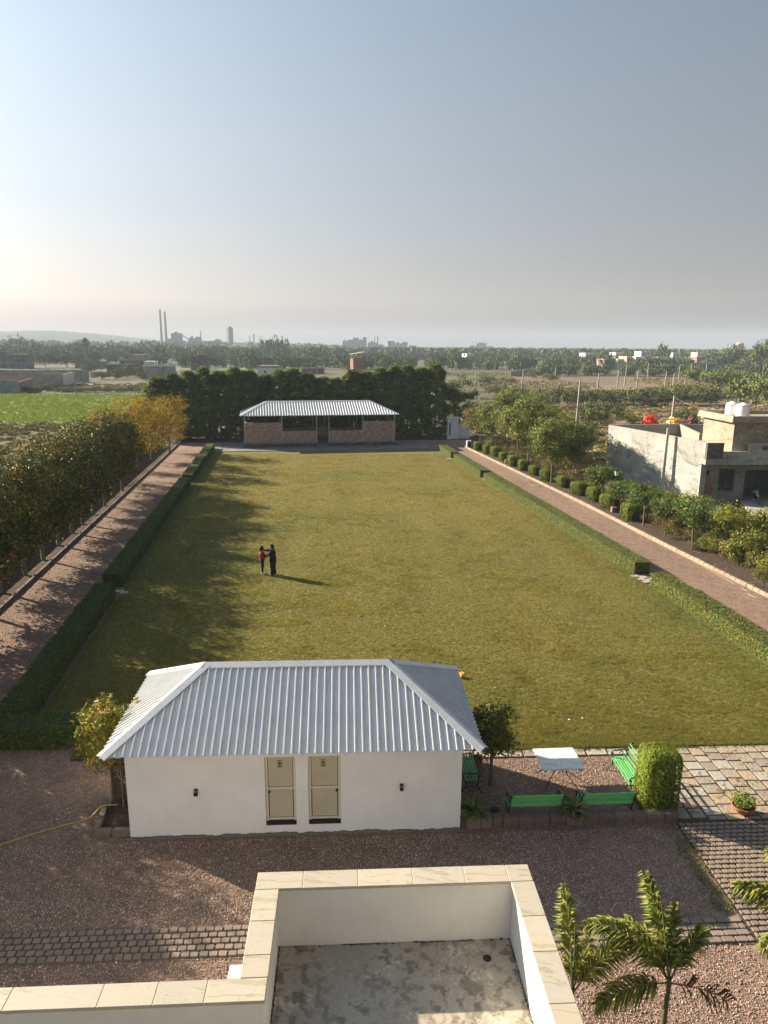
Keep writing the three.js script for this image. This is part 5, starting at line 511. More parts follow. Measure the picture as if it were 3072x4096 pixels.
function person(o) {       // faces +x; o.J holds the joints, left = -z, right = +z
  const t = thing('person', o.label, 'person', o.at, o.turn), J = o.J, k = o.k, sk = std([.30, .17, .11], { roughness: .6 }), legs = [], arms = [], feet = [], hands = [];
  const torso = [[J.pelvis, J.waist, .135 * k, .125 * k], [J.waist, J.chest, .125 * k, .14 * k]]; for (const s of ['L', 'R']) { const z = s === 'L' ? -1 : 1; torso.push([[J.chest[0], J.chest[1], J.chest[2] + z * .06], J['sh' + s], .115 * k, .06 * k], [[J.pelvis[0], J.pelvis[1], J.pelvis[2] + z * .05], J['hip' + s], .12 * k, .1 * k]); legs.push([J['hip' + s], J['kn' + s], .085 * k, .06 * k], [J['kn' + s], J['an' + s], .058 * k, .04 * k]); arms.push([J['sh' + s], J['el' + s], .052 * k, .042 * k], [J['el' + s], J['wr' + s], .04 * k, .028 * k]); feet.push([J['an' + s], J['toe' + s], .045, .036]);
    const w = new THREE.Vector3(...J['wr' + s]), d = w.clone().sub(new THREE.Vector3(...J['el' + s])).normalize(), side = new THREE.Vector3(0, 1, 0).cross(d).normalize(), nrm = new THREE.Vector3().crossVectors(d, side); const at = (a, b, c) => w.clone().addScaledVector(d, a).addScaledVector(side, b).addScaledVector(nrm, c).toArray(); const h = [[at(.0, 0, 0), at(.03, 0, 0), .026, .024], [at(.03, -.022, 0), at(.085, -.028, 0), .017, .014], [at(.03, .02, 0), at(.085, .026, 0), .017, .014], [at(.05, 0, 0), at(.085, 0, 0), .018, .015]]; [[-.03, .07], [-.01, .082], [.011, .077], [.03, .06]].forEach(([b, l]) => h.push([at(.085, b, 0), at(.085 + l * .5, b * 1.05, -.012), .0095, .009], [at(.085 + l * .5, b * 1.05, -.012), at(.085 + l * .85, b, -.035), .009, .0075])); h.push([at(.025, z * .02, 0), at(.055, z * .05, -.015), .012, .0105], [at(.055, z * .05, -.015), at(.085, z * .056, -.03), .01, .0085]); hands.push(h); }
  const hd = J.head, f = new THREE.Vector3(...J.face), neck = [[J.neck, hd, .052 * k, .05 * k]], hp = (a, b, c) => { const s = new THREE.Vector3(0, 1, 0).cross(f).normalize(), u = new THREE.Vector3().crossVectors(f, s); return [hd[0] + f.x * a + s.x * b + u.x * c, hd[1] + f.y * a + s.y * b + u.y * c, hd[2] + f.z * a + s.z * b + u.z * c]; };
  const head = [[hp(.005, 0, .05), hp(-.02, 0, .06), .085, .088], [hp(.02, 0, -.02), hp(.045, 0, -.075), .068, .04], [hp(.0, 0, -.05), hp(-.02, 0, .04), .06, .08], [hp(.085, 0, .02), hp(.105, 0, -.02), .012, .016], [hp(-.005, .085, 0), hp(-.01, .088, -.03), .02, .014], [hp(-.005, -.085, 0), hp(-.01, -.088, -.03), .02, .014], [hp(.075, -.018, -.052), hp(.075, .018, -.052), .012, .012]];
  const parts = []; const all = [...torso, ...legs, ...arms, ...feet]; parts.push(surfNet(field(all, .06), ...bounds(all, .04), .022)); parts.push(surfNet(field([...neck, ...head], .03), ...bounds([...neck, ...head], .02), .008)); for (const h of hands) parts.push(surfNet(field(h, .012), ...bounds(h, .01), .005));
  mesh('body', merge(parts), sk, t); mesh('eyes', merge([hp(.078, .03, .012), hp(.078, -.03, .012)].map(p => new THREE.SphereGeometry(.012, 8, 6).translate(...p))), M.black, t);
  const cloth = (n, bones, kk, grow, m, clip) => { const q = field(bones, kk, grow); mesh(n, uvBox(surfNet((x, y, z) => { const d = q(x, y, z); return clip ? Math.max(d, clip(x, y, z)) : d; }, ...bounds(bones, grow + .04), .017)), m, t); };
  cloth('trousers', [...legs.map(([a, c, r, s]) => [a, c, r * o.wide, s * o.wide + (o.wide > 1.2 ? .025 : 0)]), [J.hipL, J.hipR, .11 * k, .11 * k], [J.pelvis, J.pelvis, .13 * k, .13 * k]], .05, .016, o.trousers);
  const skirt = o.coat ? [[J.pelvis, [J.pelvis[0], J.pelvis[1] - o.coat, J.pelvis[2]], .16 * k, .17 * k], [J.hipL, [J.hipL[0], J.hipL[1] - o.coat, J.hipL[2]], .13 * k, .12 * k], [J.hipR, [J.hipR[0], J.hipR[1] - o.coat, J.hipR[2]], .13 * k, .12 * k]] : []; cloth(o.topName, [...torso, ...arms, ...skirt], .05, .026, o.top); cloth('shoes', feet, .02, .016, std([.75, .75, .74], { roughness: .5 }), (x, y) => .005 - y);
  const hair = (o.hair || [[hp(-.012, 0, .075), hp(-.05, 0, .03), .088, .085], [hp(-.05, 0, .03), hp(-.06, 0, -.04), .078, .06]]).map(b => typeof b === 'function' ? b(hp) : b); cloth('hair', hair, .03, .008, std([.010, .008, .007], { roughness: 1 }), (x, y, z) => { const v = new THREE.Vector3(x - hd[0], y - hd[1], z - hd[2]).dot(f); return v - .075 + .0 * y; }); return t;
}
{
  const dark = std([.006, .006, .007], { roughness: .9 }), navy = std([.009, .008, .012], { roughness: .9 });
  person({ label: 'person in long black coat and black trousers reaching towards the other', at: [-4.2, .045, -39.42], turn: Math.PI - .1, k: 1, wide: 1.35, coat: .2, topName: 'coat', top: dark, trousers: dark, J: { pelvis: [0, .97, 0], waist: [0, 1.1, 0], chest: [0, 1.32, 0], shL: [.02, 1.46, -.18], shR: [.02, 1.46, .18], hipL: [0, .93, -.09], hipR: [0, .93, .09], knL: [.03, .5, -.1], knR: [-.01, .5, .1], anL: [.03, .075, -.11], anR: [-.06, .075, .11], toeL: [.19, .035, -.13], toeR: [.1, .035, .14], elL: [.17, 1.24, -.24], elR: [.25, 1.38, .17], wrL: [.4, 1.2, -.14], wrR: [.46, 1.4, .07], neck: [.01, 1.5, 0], head: [.04, 1.635, 0], face: [.96, -.28, 0] } });
  person({ label: 'person in red jacket and dark trousers facing the one in black', at: [-4.83, .045, -39.62], turn: .1, k: .9, wide: 1.05, topName: 'jacket', top: std([.30, .012, .012], { roughness: .9 }), trousers: navy, J: { pelvis: [0, .86, 0], waist: [0, .98, 0], chest: [0, 1.17, 0], shL: [0, 1.29, -.155], shR: [0, 1.29, .155], hipL: [0, .82, -.08], hipR: [0, .82, .08], knL: [.02, .45, -.085], knR: [.0, .45, .085], anL: [-.02, .075, -.09], anR: [.0, .075, .095], toeL: [.12, .035, -.1], toeR: [.15, .035, .11], elL: [.1, 1.05, -.2], elR: [.08, 1.05, .2], wrL: [.3, 1.08, -.1], wrR: [.27, 1.02, .1], neck: [.0, 1.33, 0], head: [.03, 1.455, 0], face: [.99, .12, 0] }, hair: [q => [q(-.015, 0, .085), q(-.06, 0, .03), .1, .1], q => [q(-.06, .03, .02), q(-.07, .04, -.09), .085, .07], q => [q(-.06, -.03, .02), q(-.07, -.04, -.09), .085, .07]] });
  const chk = tex(128, (u, v) => { const a = md(u * 16, 1) < .22 || md(v * 16, 1) < .2; return a ? [.22, .21, .22] : [.62, .60, .58]; });
  person({ label: 'person in white checked shirt crouching at the dark garage opening', at: [34.95, .13, -58.75], turn: Math.PI / 2 + .25, k: .95, wide: 1.1, topName: 'shirt', top: std([1, 1, 1], { map: rep(chk, 2), roughness: .9 }), trousers: navy, J: { pelvis: [-.1, .3, 0], waist: [-.05, .42, 0], chest: [.06, .62, 0], shL: [.1, .73, -.17], shR: [.1, .73, .17], hipL: [-.1, .27, -.1], hipR: [-.1, .27, .1], knL: [.28, .46, -.16], knR: [.28, .46, .16], anL: [.05, .075, -.13], anR: [.05, .075, .13], toeL: [.22, .035, -.15], toeR: [.22, .035, .15], elL: [.28, .55, -.24], elR: [.28, .55, .24], wrL: [.45, .42, -.12], wrR: [.45, .42, .12], neck: [.13, .77, 0], head: [.22, .86, 0], face: [.85, -.5, 0] } });
}
// ---------- country beyond the garden ----------
{
  const r = RNG(501); const FARBARK = std([.16, .13, .10], { roughness: 1 });
  const farTree = (name, o) => { const q = RNG(o.seed), cs = clumps(q, o.K, 1, o.ry, o.cy, .3); const t = thing(name, 'x', o.cat || 'tree'); mesh('crown', leaves(q, o.n, clumpPlace(cs, o.cr, o.cy), o.L, o.L * .55, o.pal, .4), LEAF_FAR, t); mesh('trunk', trunkGeo(q, o.th, o.R, cs, 4, .15), FARBARK, t); t.userData.proto = 1; return t; };
  const ac = pick([3, [.075, .09, .03]], [3, [.105, .12, .045]], [2, [.05, .065, .022]]), dk = pick([4, [.045, .065, .024]], [3, [.07, .09, .035]], [1, [.10, .11, .045]]), eu = pick([4, [.07, .085, .04]], [3, [.10, .11, .055]], [2, [.05, .06, .03]]);
  const K = { // unit trees: height 1, crown radius 1
    b: [1, 2, 3].map(s => farTree('acacia_bush', { seed: 520 + s, K: 34, ry: .36, cy: .58, cr: .28, n: 2400, L: .10, pal: ac, th: .3, R: .03, cat: 'bush' })),
    a: [1, 2].map(s => farTree('acacia_tree', { seed: 530 + s, K: 30, ry: .27, cy: .7, cr: .26, n: 2600, L: .10, pal: ac, th: .45, R: .03 })),
    d: [1, 2, 3].map(s => farTree('field_tree', { seed: 540 + s, K: 34, ry: .44, cy: .5, cr: .30, n: 760, L: .2, pal: dk, th: .3, R: .03 })),
    e: [1, 2].map(s => farTree('eucalyptus_tree', { seed: 550 + s, K: 32, ry: .38, cy: .6, cr: .24, n: 1500, L: .11, pal: eu, th: .55, R: .02 })),
  };
  const placeTree = (kind, x, z, w, h, label, group) => { const l = K[kind], o = l[Math.floor(r() * l.length)], first = l.find(p => p.userData.proto); const q = first || o; if (first) { delete q.userData.proto; q.position.set(x, -.1, z); q.rotation.y = r() * 6; q.scale.set(w, h, w); tag(q, label, null, group); } else copy(o, [x, -.1, z], r() * 6, [w, h, w], label, group); };
  const right = [[43.17, -122.08, 3, 3.8, 'b', 'acacia bush with visible stem beside the tall concrete post'], [42.17, -126.58, 2, 2.2, 'b'], [48.69, -123.6, 2.1, 1.5, 'b'], [60.63, -128.3, 2.4, 1.9, 'b'], [43.67, -154.9, 3.9, 4.1, 'b'], [49, -159.8, 3.3, 3.9, 'b'], [53, -162.3, 3.1, 3.2, 'b'], [57.1, -162.5, 3.2, 3.4, 'b'], [61.8, -165, 3.2, 3.2, 'b'], [65.2, -164.2, 3.5, 3.4, 'b'], [68.3, -162.8, 3.2, 3.4, 'b'], [72, -162.9, 3.3, 3.6, 'b'], [77, -165.6, 3.3, 3.8, 'b'], [80.3, -164.6, 3.4, 4, 'b'], [84.7, -165.8, 3.2, 3.7, 'b'], [82.8, -193, 4.1, 2.4, 'b'], [89.9, -197, 4.2, 2.6, 'b'], [97.3, -201, 4.1, 2.9, 'b'], [112.8, -215.7, 4.8, 5.8, 'a', 'light green acacia tree above the junk heap'], [122.9, -249.4, 4.8, 5.4, 'a', 'layered dark acacia tree among the concrete posts'], [90, -156, 4.8, 6.5, 'a', 'big acacia tree behind the white water tanks'], [95, -171.5, 3.6, 4.6, 'b'], [87.7, -147, 4.2, 6.9, 'a', 'big acacia tree at the frame edge beyond the water tanks'], [131.6, -244, 4.1, 3.6, 'b'], [150.8, -270, 4.9, 4.6, 'b'], [40.3, -195, 3.2, 2.8, 'b'], [42.5, -181.6, 3, 2.6, 'b'], [79.9, -310, 3.1, 3, 'b'], [80, -285.8, 3.3, 2.7, 'b'], [50.2, -262.6, 3.6, 2.5, 'b'], [59.6, -270, 3, 1.9, 'b'], [109.2, -365.4, 5.1, 3.9, 'a', 'low acacia tree at the end of long grey wall'], [31, -74, 1.5, 1.6, 'b'], [27, -98, 2.2, 1.8, 'b'], [31, -103, 2.6, 2.2, 'b'], [25, -106, 2, 2.4, 'b'], [36, -108, 2.4, 2, 'b']];
  const G = 'acacia bushes scattered over the dry fields'; for (const [x, z, w, h, k, lab] of right) placeTree(k, x, z, w * 1.15, h * 1.05, lab || 'acacia bush on dry ground beyond the sunny path', lab ? null : G);
  for (const [x, z, w, h, k] of [[-122, -358, 4.3, 3.8, 'b'], [-92.3, -282.7, 3.2, 3, 'b'], [-87.4, -283.2, 3.2, 3.4, 'b'], [-88, -299.5, 3.9, 4.3, 'b'], [-89.6, -317.7, 3.3, 3.4, 'b'], [-99.8, -282, 2.2, 2, 'b'], [-84.4, -213.5, 2.4, 1.8, 'b'], [-77.9, -209.5, 2.2, 1.5, 'b'], [-76, -276.6, 1.6, 3, 'b']]) placeTree(k, x, z, w * 1.15, h, 'thorny bush on waste ground beyond the wheat field', 'thorn bushes beyond the wheat field');
  for (let i = 0; i < 26; i++) placeTree('b', -120 + i * 3.3 + r(), -203 - r() * 3 + i * -.12, 1.7 + r(), 1.1 + .6 * r(), 'low dark scrub bush lining the far wheat field edge', 'scrub line behind the wheat field');
  placeTree('a', -170, -425.8, 6, 7.8, 'round acacia tree left of the long low shed'); placeTree('a', -158.8, -427.7, 7.4, 7, 'spreading acacia tree touching the long low shed');
  for (const [x, z, w, h, lab] of [[214.7, -414, 6.8, 11.9, 'shortest eucalyptus of the clump below the water tower'], [222.6, -415, 7.5, 14.6, 'broadest eucalyptus below the water tower'], [228, -416, 6.4, 13.5, 'eucalyptus just past the water tower'], [211.6, -377.6, 5.3, 10, 'low dark eucalyptus between the two tall clumps'], [197, -341, 5.3, 16.6, 'tall pale-trunked eucalyptus near the frame edge'], [208, -353, 5.5, 16.4, 'eucalyptus cut by the frame edge']]) placeTree('e', x, z, w, h, lab);
  // tree belts
  const belt = (n, x0, x1, z, dz, h0, h1, lab, grp) => { for (let i = 0; i < n; i++) { const h = h0 + (h1 - h0) * r(); placeTree('d', x0 + (x1 - x0) * (i + r()) / n, z + (r() - .5) * dz, h * (.5 + .3 * r()), h, lab, grp); } };
  belt(64, -95, 260, -440, 50, 6.5, 9, 'tree of the dark belt right behind the fields', 'dark tree belt behind the fields'); belt(34, -330, -95, -520, 60, 8, 11.5, 'tree of the belt behind the unfinished houses', 'tree belt behind the unfinished houses'); belt(70, -430, 400, -640, 110, 9, 12.5, 'hazy tree of the second belt', 'hazy second tree belt'); belt(26, -520, -120, -760, 90, 12, 15.5, 'tall hazy tree below the hills', 'tall hazy trees below the hills');
  belt(26, 90, 220, -345, 30, 4.5, 6.5, 'low dark tree edging the post field', 'dark trees edging the post field');
  placeTree('d', -357, -826, 9, 23, 'tall lone tree standing above the hazy woods near the frame edge'); placeTree('d', -72, -696, 8.5, 22, 'tall round tree breaking the skyline beside the factory'); placeTree('d', -59, -697.5, 8, 18.5, 'dome-shaped tree next to the tall skyline tree'); placeTree('d', 226, -520, 6, 15, 'tall tree behind the white town houses');
  // tall palm on the plain
  { const t = thing('fan_palm', 'tall fan palm standing above the hazy trees', 'palm', [-169.6, 0, -491.6]); mesh('trunk', tube([[0, 0, 0], [.4, 6, 0], [0, 13, 0]], [.35, .25, .2], 6, 3), FARBARK, t); const q = RNG(6); mesh('crown', leaves(q, 220, s => { const a = s() * 6.28, e = s() * 2.4 - .9, d = 1 + 1.4 * s(); return [Math.cos(a) * Math.cos(e) * d * 1.3, 14 + Math.sin(e) * d * 1.6 - .6, Math.sin(a) * Math.cos(e) * d * 1.3, Math.cos(a), e, Math.sin(a)]; }, 1.5, .6, dk, .5), LEAF_FAR, t); }
  // far woods: one mass
  { const q = RNG(77), cs = clumps(q, 22, 1, .4, .55, .2), g = leaves(q, 150, clumpPlace(cs, .32, .55), .42, .26, pick([3, [.05, .065, .028]], [2, [.07, .085, .04]]), .4), n = 5200, im = new THREE.InstancedMesh(g, LEAF_FAR, n), m = new THREE.Matrix4(), qt = new THREE.Quaternion(), up = new THREE.Vector3(0, 1, 0); for (let i = 0; i < n; i++) { const d = 740 + 1900 * Math.pow(r(), 1.4), a = (r() - .5) * 1.3 - .05, x = Math.sin(a) * d, z = -Math.cos(a) * d, h = 6.5 + 5 * r(), y = d > 1330 && x < 200 ? 10 * sm(1330, 1500, d) * sm(200, -200, x) * sm(1800, 1650, d) : 0; qt.setFromAxisAngle(up, r() * 6); m.compose(new THREE.Vector3(x, y - .5, z), qt, new THREE.Vector3(h * (.7 + .5 * r()), h, h * (.7 + .5 * r()))); im.setMatrixAt(i, m); } im.name = 'far_woods'; im.castShadow = im.receiveShadow = true; tag(im, 'hazy far woods covering the plain to the horizon', 'woods', null, 'stuff'); scene.add(im); }
  // dry grass and scrub on the fields
  { const q = RNG(78), g = leaves(q, 26, s => [gauss(s) * .5, .08 + .22 * s(), gauss(s) * .5, 0, 1, 0], .5, .12, pick([2, [.16, .13, .06]], [2, [.11, .11, .045]], [1, [.2, .15, .08]]), .2), n = 9000, im = new THREE.InstancedMesh(g, LEAF_FAR, n), m = new THREE.Matrix4(), qt = new THREE.Quaternion(), up = new THREE.Vector3(0, 1, 0); let k = 0; while (k < n) { const z = -72 - 300 * Math.pow(r(), 1.3), x = -z * (-.62 + 1.3 * r()); if (x > kerbL(z) - 4 && x < kerbR(Math.max(z, -110)) + 6 && z > -118) continue; if (x < -30 && z < -120 && z > -200) continue; if (N(x * .03 + 5, z * .03, 3, 44) < .47) continue; const s = .7 + r() * 1.2; qt.setFromAxisAngle(up, r() * 6); m.compose(new THREE.Vector3(x, -.06, z), qt, new THREE.Vector3(s, s * .8, s)); im.setMatrixAt(k++, m); } im.name = 'dry_scrub'; im.castShadow = im.receiveShadow = true; tag(im, 'dry grass and low scrub over the fields', 'scrub', null, 'stuff'); scene.add(im); }
}
// ---------- concrete posts and wires ----------
{
  const P = [[47.2, -195.22, 7.03, .6], [39.32, -122.05, 7.3, .3], [72.41, -207.82, 5.62, .3], [92.17, -245.16, 5.61, .3], [96.54, -250, 7.1, .7], [94.29, -233.55, 5.81, .3], [127.93, -306.13, 6.63, 0], [107.75, -242.82, 5.17, .35], [105.72, -232.19, 4.9, .2], [129.28, -279.54, 6.54, .1], [120.44, -255.17, 5.56, .4], [149.04, -311.55, 6.39, .6], [154.47, -308.55, 6.18, -.1], [56.73, -123.66, 4.73, 0], [205.92, -390, 4.24, .2], [189, -351.25, 5.52, .3], [195, -334.9, 5.12, 0], [37.3, -210.2, 6.03, 0], [78.8, -387.4, 5.33, 0], [72, -328.3, 4.54, 0], [82.2, -314.2, 5.25, 0], [90.8, -315, 5.12, 0], [129.9, -238.8, 5.4, 0], [186, -340, 3.3, 0], [-71, -196, 6.5, 0], [-60, -262, 5.5, 0], [-33, -345, 6, 0], [-16, -340, 6.2, 0], [-13, -335, 5.6, 0], [12, -326, 5.5, 0], [14.5, -322, 5, .2], [-52, -360, 7, 0], [-46, -352, 6.5, 0], [-41, -365, 7, .2], [40, -330, 5.5, 0], [52, -350, 6, 0]];
  const g = new THREE.CylinderGeometry(.09, .14, 1, 4).rotateY(.785).translate(0, .5, 0); P.forEach(([x, z, h, lean], i) => { const lab = i === 1 ? 'tall concrete post beside the acacia bush with visible stem' : i === 13 ? 'concrete post behind the cement house roof parapet' : i === 0 ? 'concrete post rising above the tall yellow-green trees' : i === 24 ? 'thin dark post standing in the wheat field edge' : 'bare concrete post standing in the fields'; const o = mesh('concrete_post', g, M.pole); o.position.set(x, -.1, z); o.scale.set(1.9, h + .1, 1.9); o.rotation.z = -lean / h * .55; tag(o, lab, 'post', lab.startsWith('bare') ? 'concrete posts across the fields' : null); });
  const pl = mesh('concrete_pole', g, M.pole); pl.position.set(29.0, -.05, -64.5); pl.position.set(27.95, -.05, -61.8); pl.scale.set(1.35, 5.95, 1.35); tag(pl, 'leaning concrete pole against the cement house side wall', 'pole'); pl.rotation.z = -.02;
  const wire = (lab, a, b, sag, R = .012) => { const pts = []; for (let i = 0; i <= 8; i++) { const t = i / 8; pts.push([a[0] + (b[0] - a[0]) * t, a[1] + (b[1] - a[1]) * t - sag * 4 * t * (1 - t), a[2] + (b[2] - a[2]) * t]); } tag(mesh('overhead_wire', tube(pts, R, 4, 2), std([.25, .24, .22])), lab, 'wire'); };
  wire('wire sagging from tall post to the post behind the cement house', [39.6, 6.2, -122], [56.7, 4.5, -123.6], .9, .03); wire('wire running from the post to the water tanks', [56.7, 4.5, -123.6], [36, 8.2, -60], 1.2, .02); wire('wire crossing from the trees to the farther posts', [20, 6, -112], [47, 6.6, -195], 1.2, .03); wire('wire sagging from leaning pole to the cement house corner', [27.98, 4.9, -61.8], [29.45, 3.9, -57.6], 1.0, .018); wire('wire from leaning pole to the stair tower', [27.98, 5.2, -61.8], [33.0, 5.6, -57.8], .3, .012);
}
// ---------- heaps, walls, houses ----------
{
  const heap = (name, lab, cat, x, z, rx, h, cols, seed, n = 120, L = .7) => { const o = mesh(name, leaves(RNG(seed), n, r => { const a = r() * 6.28, d = Math.sqrt(r()); return [Math.cos(a) * d * rx, .05 + h * (1 - d * d) * (.15 + .95 * r()) * (.6 + .8 * h2(Math.round(a * 2), seed, 9)), Math.sin(a) * d * rx * .8, Math.cos(a) * d, 1 - d * .5, Math.sin(a) * d]; }, L, L * .75, pick(...cols.map(c => [1, c])), 1.1), std([1, 1, 1], { vertexColors: true, side: THREE.DoubleSide, roughness: .7 })); o.position.set(x, -.05, z); tag(o, lab, cat); };
  heap('tarpaulin_heap', 'bright red tarpaulin heap beyond the cement house', 'tarpaulin', 51.9, -121.5, 1.5, 1.45, [[.50, .03, .03], [.42, .02, .025], [.55, .06, .04]], 601, 260, .7); heap('tarpaulin_heap', 'yellow tarpaulin heap around the post beyond cement house', 'tarpaulin', 55.6, -120.6, 1.4, 1.5, [[.55, .38, .03], [.5, .4, .1], [.6, .55, .4]], 602, 140, .8); heap('tarpaulin_heap', 'dark red cloth heap beside the pale rags', 'tarpaulin', 58.4, -119.8, 1.1, 1.5, [[.22, .03, .035], [.16, .02, .03], [.1, .06, .05]], 603); heap('rag_heap', 'heap of pale rags and blue scraps behind the stair tower', 'rags', 60.6, -119.3, 1.4, 1.6, [[.6, .6, .58], [.12, .3, .45], [.1, .08, .08], [.45, .4, .36]], 604, 150, .45); heap('junk_heap', 'dark heap of scrap and boards on the dry field', 'scrap heap', 98.5, -187.5, 3.2, 3, [[.03, .03, .035], [.4, .38, .36], [.12, .1, .09], [.25, .18, .12]], 605, 220, .8);
  const lb = mesh('leaning_board', bx(-2.4, 2.4, 0, .25, -.4, .4), std([.34, .25, .16], { roughness: .9 })); lb.position.set(102, 1.2, -187); lb.rotation.set(0, .2, .55); tag(lb, 'long board leaning on the scrap heap', 'board');
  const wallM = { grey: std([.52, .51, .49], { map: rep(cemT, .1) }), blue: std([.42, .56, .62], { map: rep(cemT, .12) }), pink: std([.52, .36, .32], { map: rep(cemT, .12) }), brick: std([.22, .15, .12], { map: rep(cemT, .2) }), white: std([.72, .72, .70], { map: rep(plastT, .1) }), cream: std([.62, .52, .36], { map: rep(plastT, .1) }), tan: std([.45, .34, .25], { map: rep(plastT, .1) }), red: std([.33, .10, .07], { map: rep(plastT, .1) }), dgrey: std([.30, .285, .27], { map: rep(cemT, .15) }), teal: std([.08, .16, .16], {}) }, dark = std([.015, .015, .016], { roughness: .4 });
  // a house: wall block with roof slab and parapet, windows with frame and pane, optional roof room
  const house = (name, lab, x, z, w, d, h, m, o = {}) => { const t = thing(name, lab, o.cat || 'house', [x, -.1, z], o.turn || 0); mesh('wall', bx(-w / 2, w / 2, 0, h, -d, 0), wallM[m], t); mesh('roof_slab', bx(-w / 2 - .3, w / 2 + .3, h + .003, h + .2, -d - .3, .3), wallM[o.roof || m], t); if (o.parapet !== 0) mesh('parapet', merge([bx(-w / 2, w / 2, h + .203, h + .75, -.25, -.05), bx(-w / 2, -w / 2 + .2, h + .203, h + .75, -d, -.26), bx(w / 2 - .2, w / 2, h + .203, h + .75, -d, -.26)]), wallM[o.roof || m], t);
    for (const [cx, cy, ww, hh] of o.win || []) { const f = mesh('window', bx(cx - ww / 2 - .08, cx + ww / 2 + .08, cy - .08, cy + hh + .08, .003, .07), wallM[o.trim || m], t); mesh('pane', bx(cx - ww / 2, cx + ww / 2, cy, cy + hh, .072, .09), dark, f); } for (const [x0, x1, hh, mm] of o.room || []) { mesh('roof_room', bx(x0, x1, h + .203, h + .203 + hh, -d + .3, -.3), wallM[mm || m], t); mesh('room_roof', bx(x0 - .15, x1 + .15, h + .206 + hh, h + .35 + hh, -d + .15, -.15), wallM[mm || m], t); } for (const px of o.col || []) mesh('rebar_column', bx(px - .12, px + .12, h + .76, h + 2.1, -.4, -.16), wallM.dgrey, t); return t; };
  house('brick_house', 'two-storey unplastered house with rooftop tank near the frame edge', -178.5, -406, 15, 9, 6.4, 'dgrey', { turn: .1, win: [[-5, .8, 1.2, 1.4], [-1, .8, 1.2, 1.4], [2.5, 3.6, 1.2, 1.6], [5, 3.6, 1.4, 1.8], [-4.5, 3.8, 1.2, 1.3]], room: [[-1.5, 6.5, .9]] });
  house('long_shed', 'long low brick shed with dark heaps on its roof', -141, -413, 16, 6, 3.2, 'dgrey', { win: [[-4, 1, 1, 1], [2, 1, 1, 1], [5.5, .3, 1.2, 2]] }); house('brick_house', 'low brick house in front of a taller grey one', -109.5, -360, 11, 7, 3.3, 'brick', { win: [[-3, 1, 1, 1.1], [2, .3, 1, 2]], roof: 'grey' }); house('grey_house', 'three-level grey house with pale stair room behind the low brick house', -105.5, -372, 14, 8, 5.3, 'dgrey', { win: [[4, 3.4, 1.2, 1.2], [6, 3.4, 1, 1.2], [-5, 3.4, 1, 1.2]], room: [[-1, 5.5, 2.6, 'grey']], roof: 'grey' });
  house('grey_house', 'grey block house with pale roof room and bare columns', -71.2, -282, 10.5, 8, 4.9, 'grey', { turn: .06, room: [[-5, -1.2, 1.6, 'white']], col: [-.5, 2, 4.6], roof: 'white' }); house('brick_house', 'two-storey unfinished brick house with open balconies', -76.4, -387, 8.5, 7, 6.9, 'brick', { win: [[-2.6, 3.7, 1.7, 2.1], [.2, 3.7, 1.4, 2.1], [-1.5, .4, 1.8, 2.2], [2.6, .5, 1.2, 2]], room: [[.5, 4, 1]], roof: 'dgrey' });
  house('white_house', 'low white house with pale stepped roof above the evergreen screen', -34.2, -330, 10.5, 7, 3.2, 'white', { win: [[3.4, .4, 1.8, 2.2], [-2, 1, 1, 1]], room: [[-4.4, 3.6, .7, 'tan']], roof: 'tan' }); house('brick_hut', 'low brick hut with small raised hut on its roof', -15.8, -347, 10.5, 6, 2.5, 'brick', { room: [[-4.6, -.8, 1.8, 'brick']], roof: 'tan', win: [[3, .6, 1.2, 1.2]] }); house('hazy_house', 'hazy pale house half hidden by trees above the two-storey house', -235, -560, 16, 9, 7, 'grey', { win: [[3, 4, 2, 1.5], [-4, 4, 2, 1.5]] });
  { const t = thing('brick_tower', 'square red brick tower with slanted sheet roof on posts', 'tower', [5.5, -.1, -327.8], .35); mesh('wall', bx(-2.6, 2.6, 0, 7.6, -4, 0), std([.8, .62, .55], { map: rep(brickT, .55, .55), roughness: .95 }), t); for (const [x, z, h] of [[-2.2, -.3, 1.9], [2.2, -.3, 2.6], [-2.2, -3.6, 1.9], [2.2, -3.6, 2.6]]) mesh('post', bx(x - .1, x + .1, 7.6, 7.6 + h, z - .1, z + .1), wallM.grey, t); const g = bx(-3, 3.1, 0, .14, -4.4, .5); g.rotateZ(.15); g.translate(0, 9.85, 0); mesh('sheet_roof', g, wallM.tan, t); mesh('drum', new THREE.CylinderGeometry(.4, .4, .3, 14).rotateX(1.57).translate(.8, 9.2, -.4), std([.5, .22, .08]), t); mesh('ledge', bx(-2.75, 2.75, 7.603, 7.72, -4.15, .15), wallM.brick, t); }
  // walled yard beyond the wheat
  const w1 = (name, lab, a, b, h, m, th = .25) => tag(mesh(name, bar(a, b, -.1, h, th), wallM[m]), lab, 'wall'); w1('blue_wall', 'pale blue plastered wall at the frame edge beyond the wheat', [-118, -199], [-87.8, -201], 3.4, 'blue'); w1('pink_wall', 'faded pink wall between blue wall and grey yard wall', [-87.9, -201.3], [-93.8, -224.5], 2.9, 'pink'); w1('yard_wall', 'long grey cement yard wall beyond the wheat field', [-99, -236], [-89.9, -237.6], 3.8, 'grey'); w1('yard_wall', 'lit end of the grey yard wall, sunlight painted as pale colour', [-89.8, -237.7], [-92.6, -254], 3.6, 'white'); w1('field_wall', 'long grey wall across the dry field', [74.4, -328.6], [115.6, -412.7], 2.1, 'grey'); w1('shed_wall', 'flat roofed shed wall with timber beam in the walled yard', [-104, -222], [-94, -223], 3.6, 'tan');  // sunlit brightness of the yard wall end is put into its pale colour
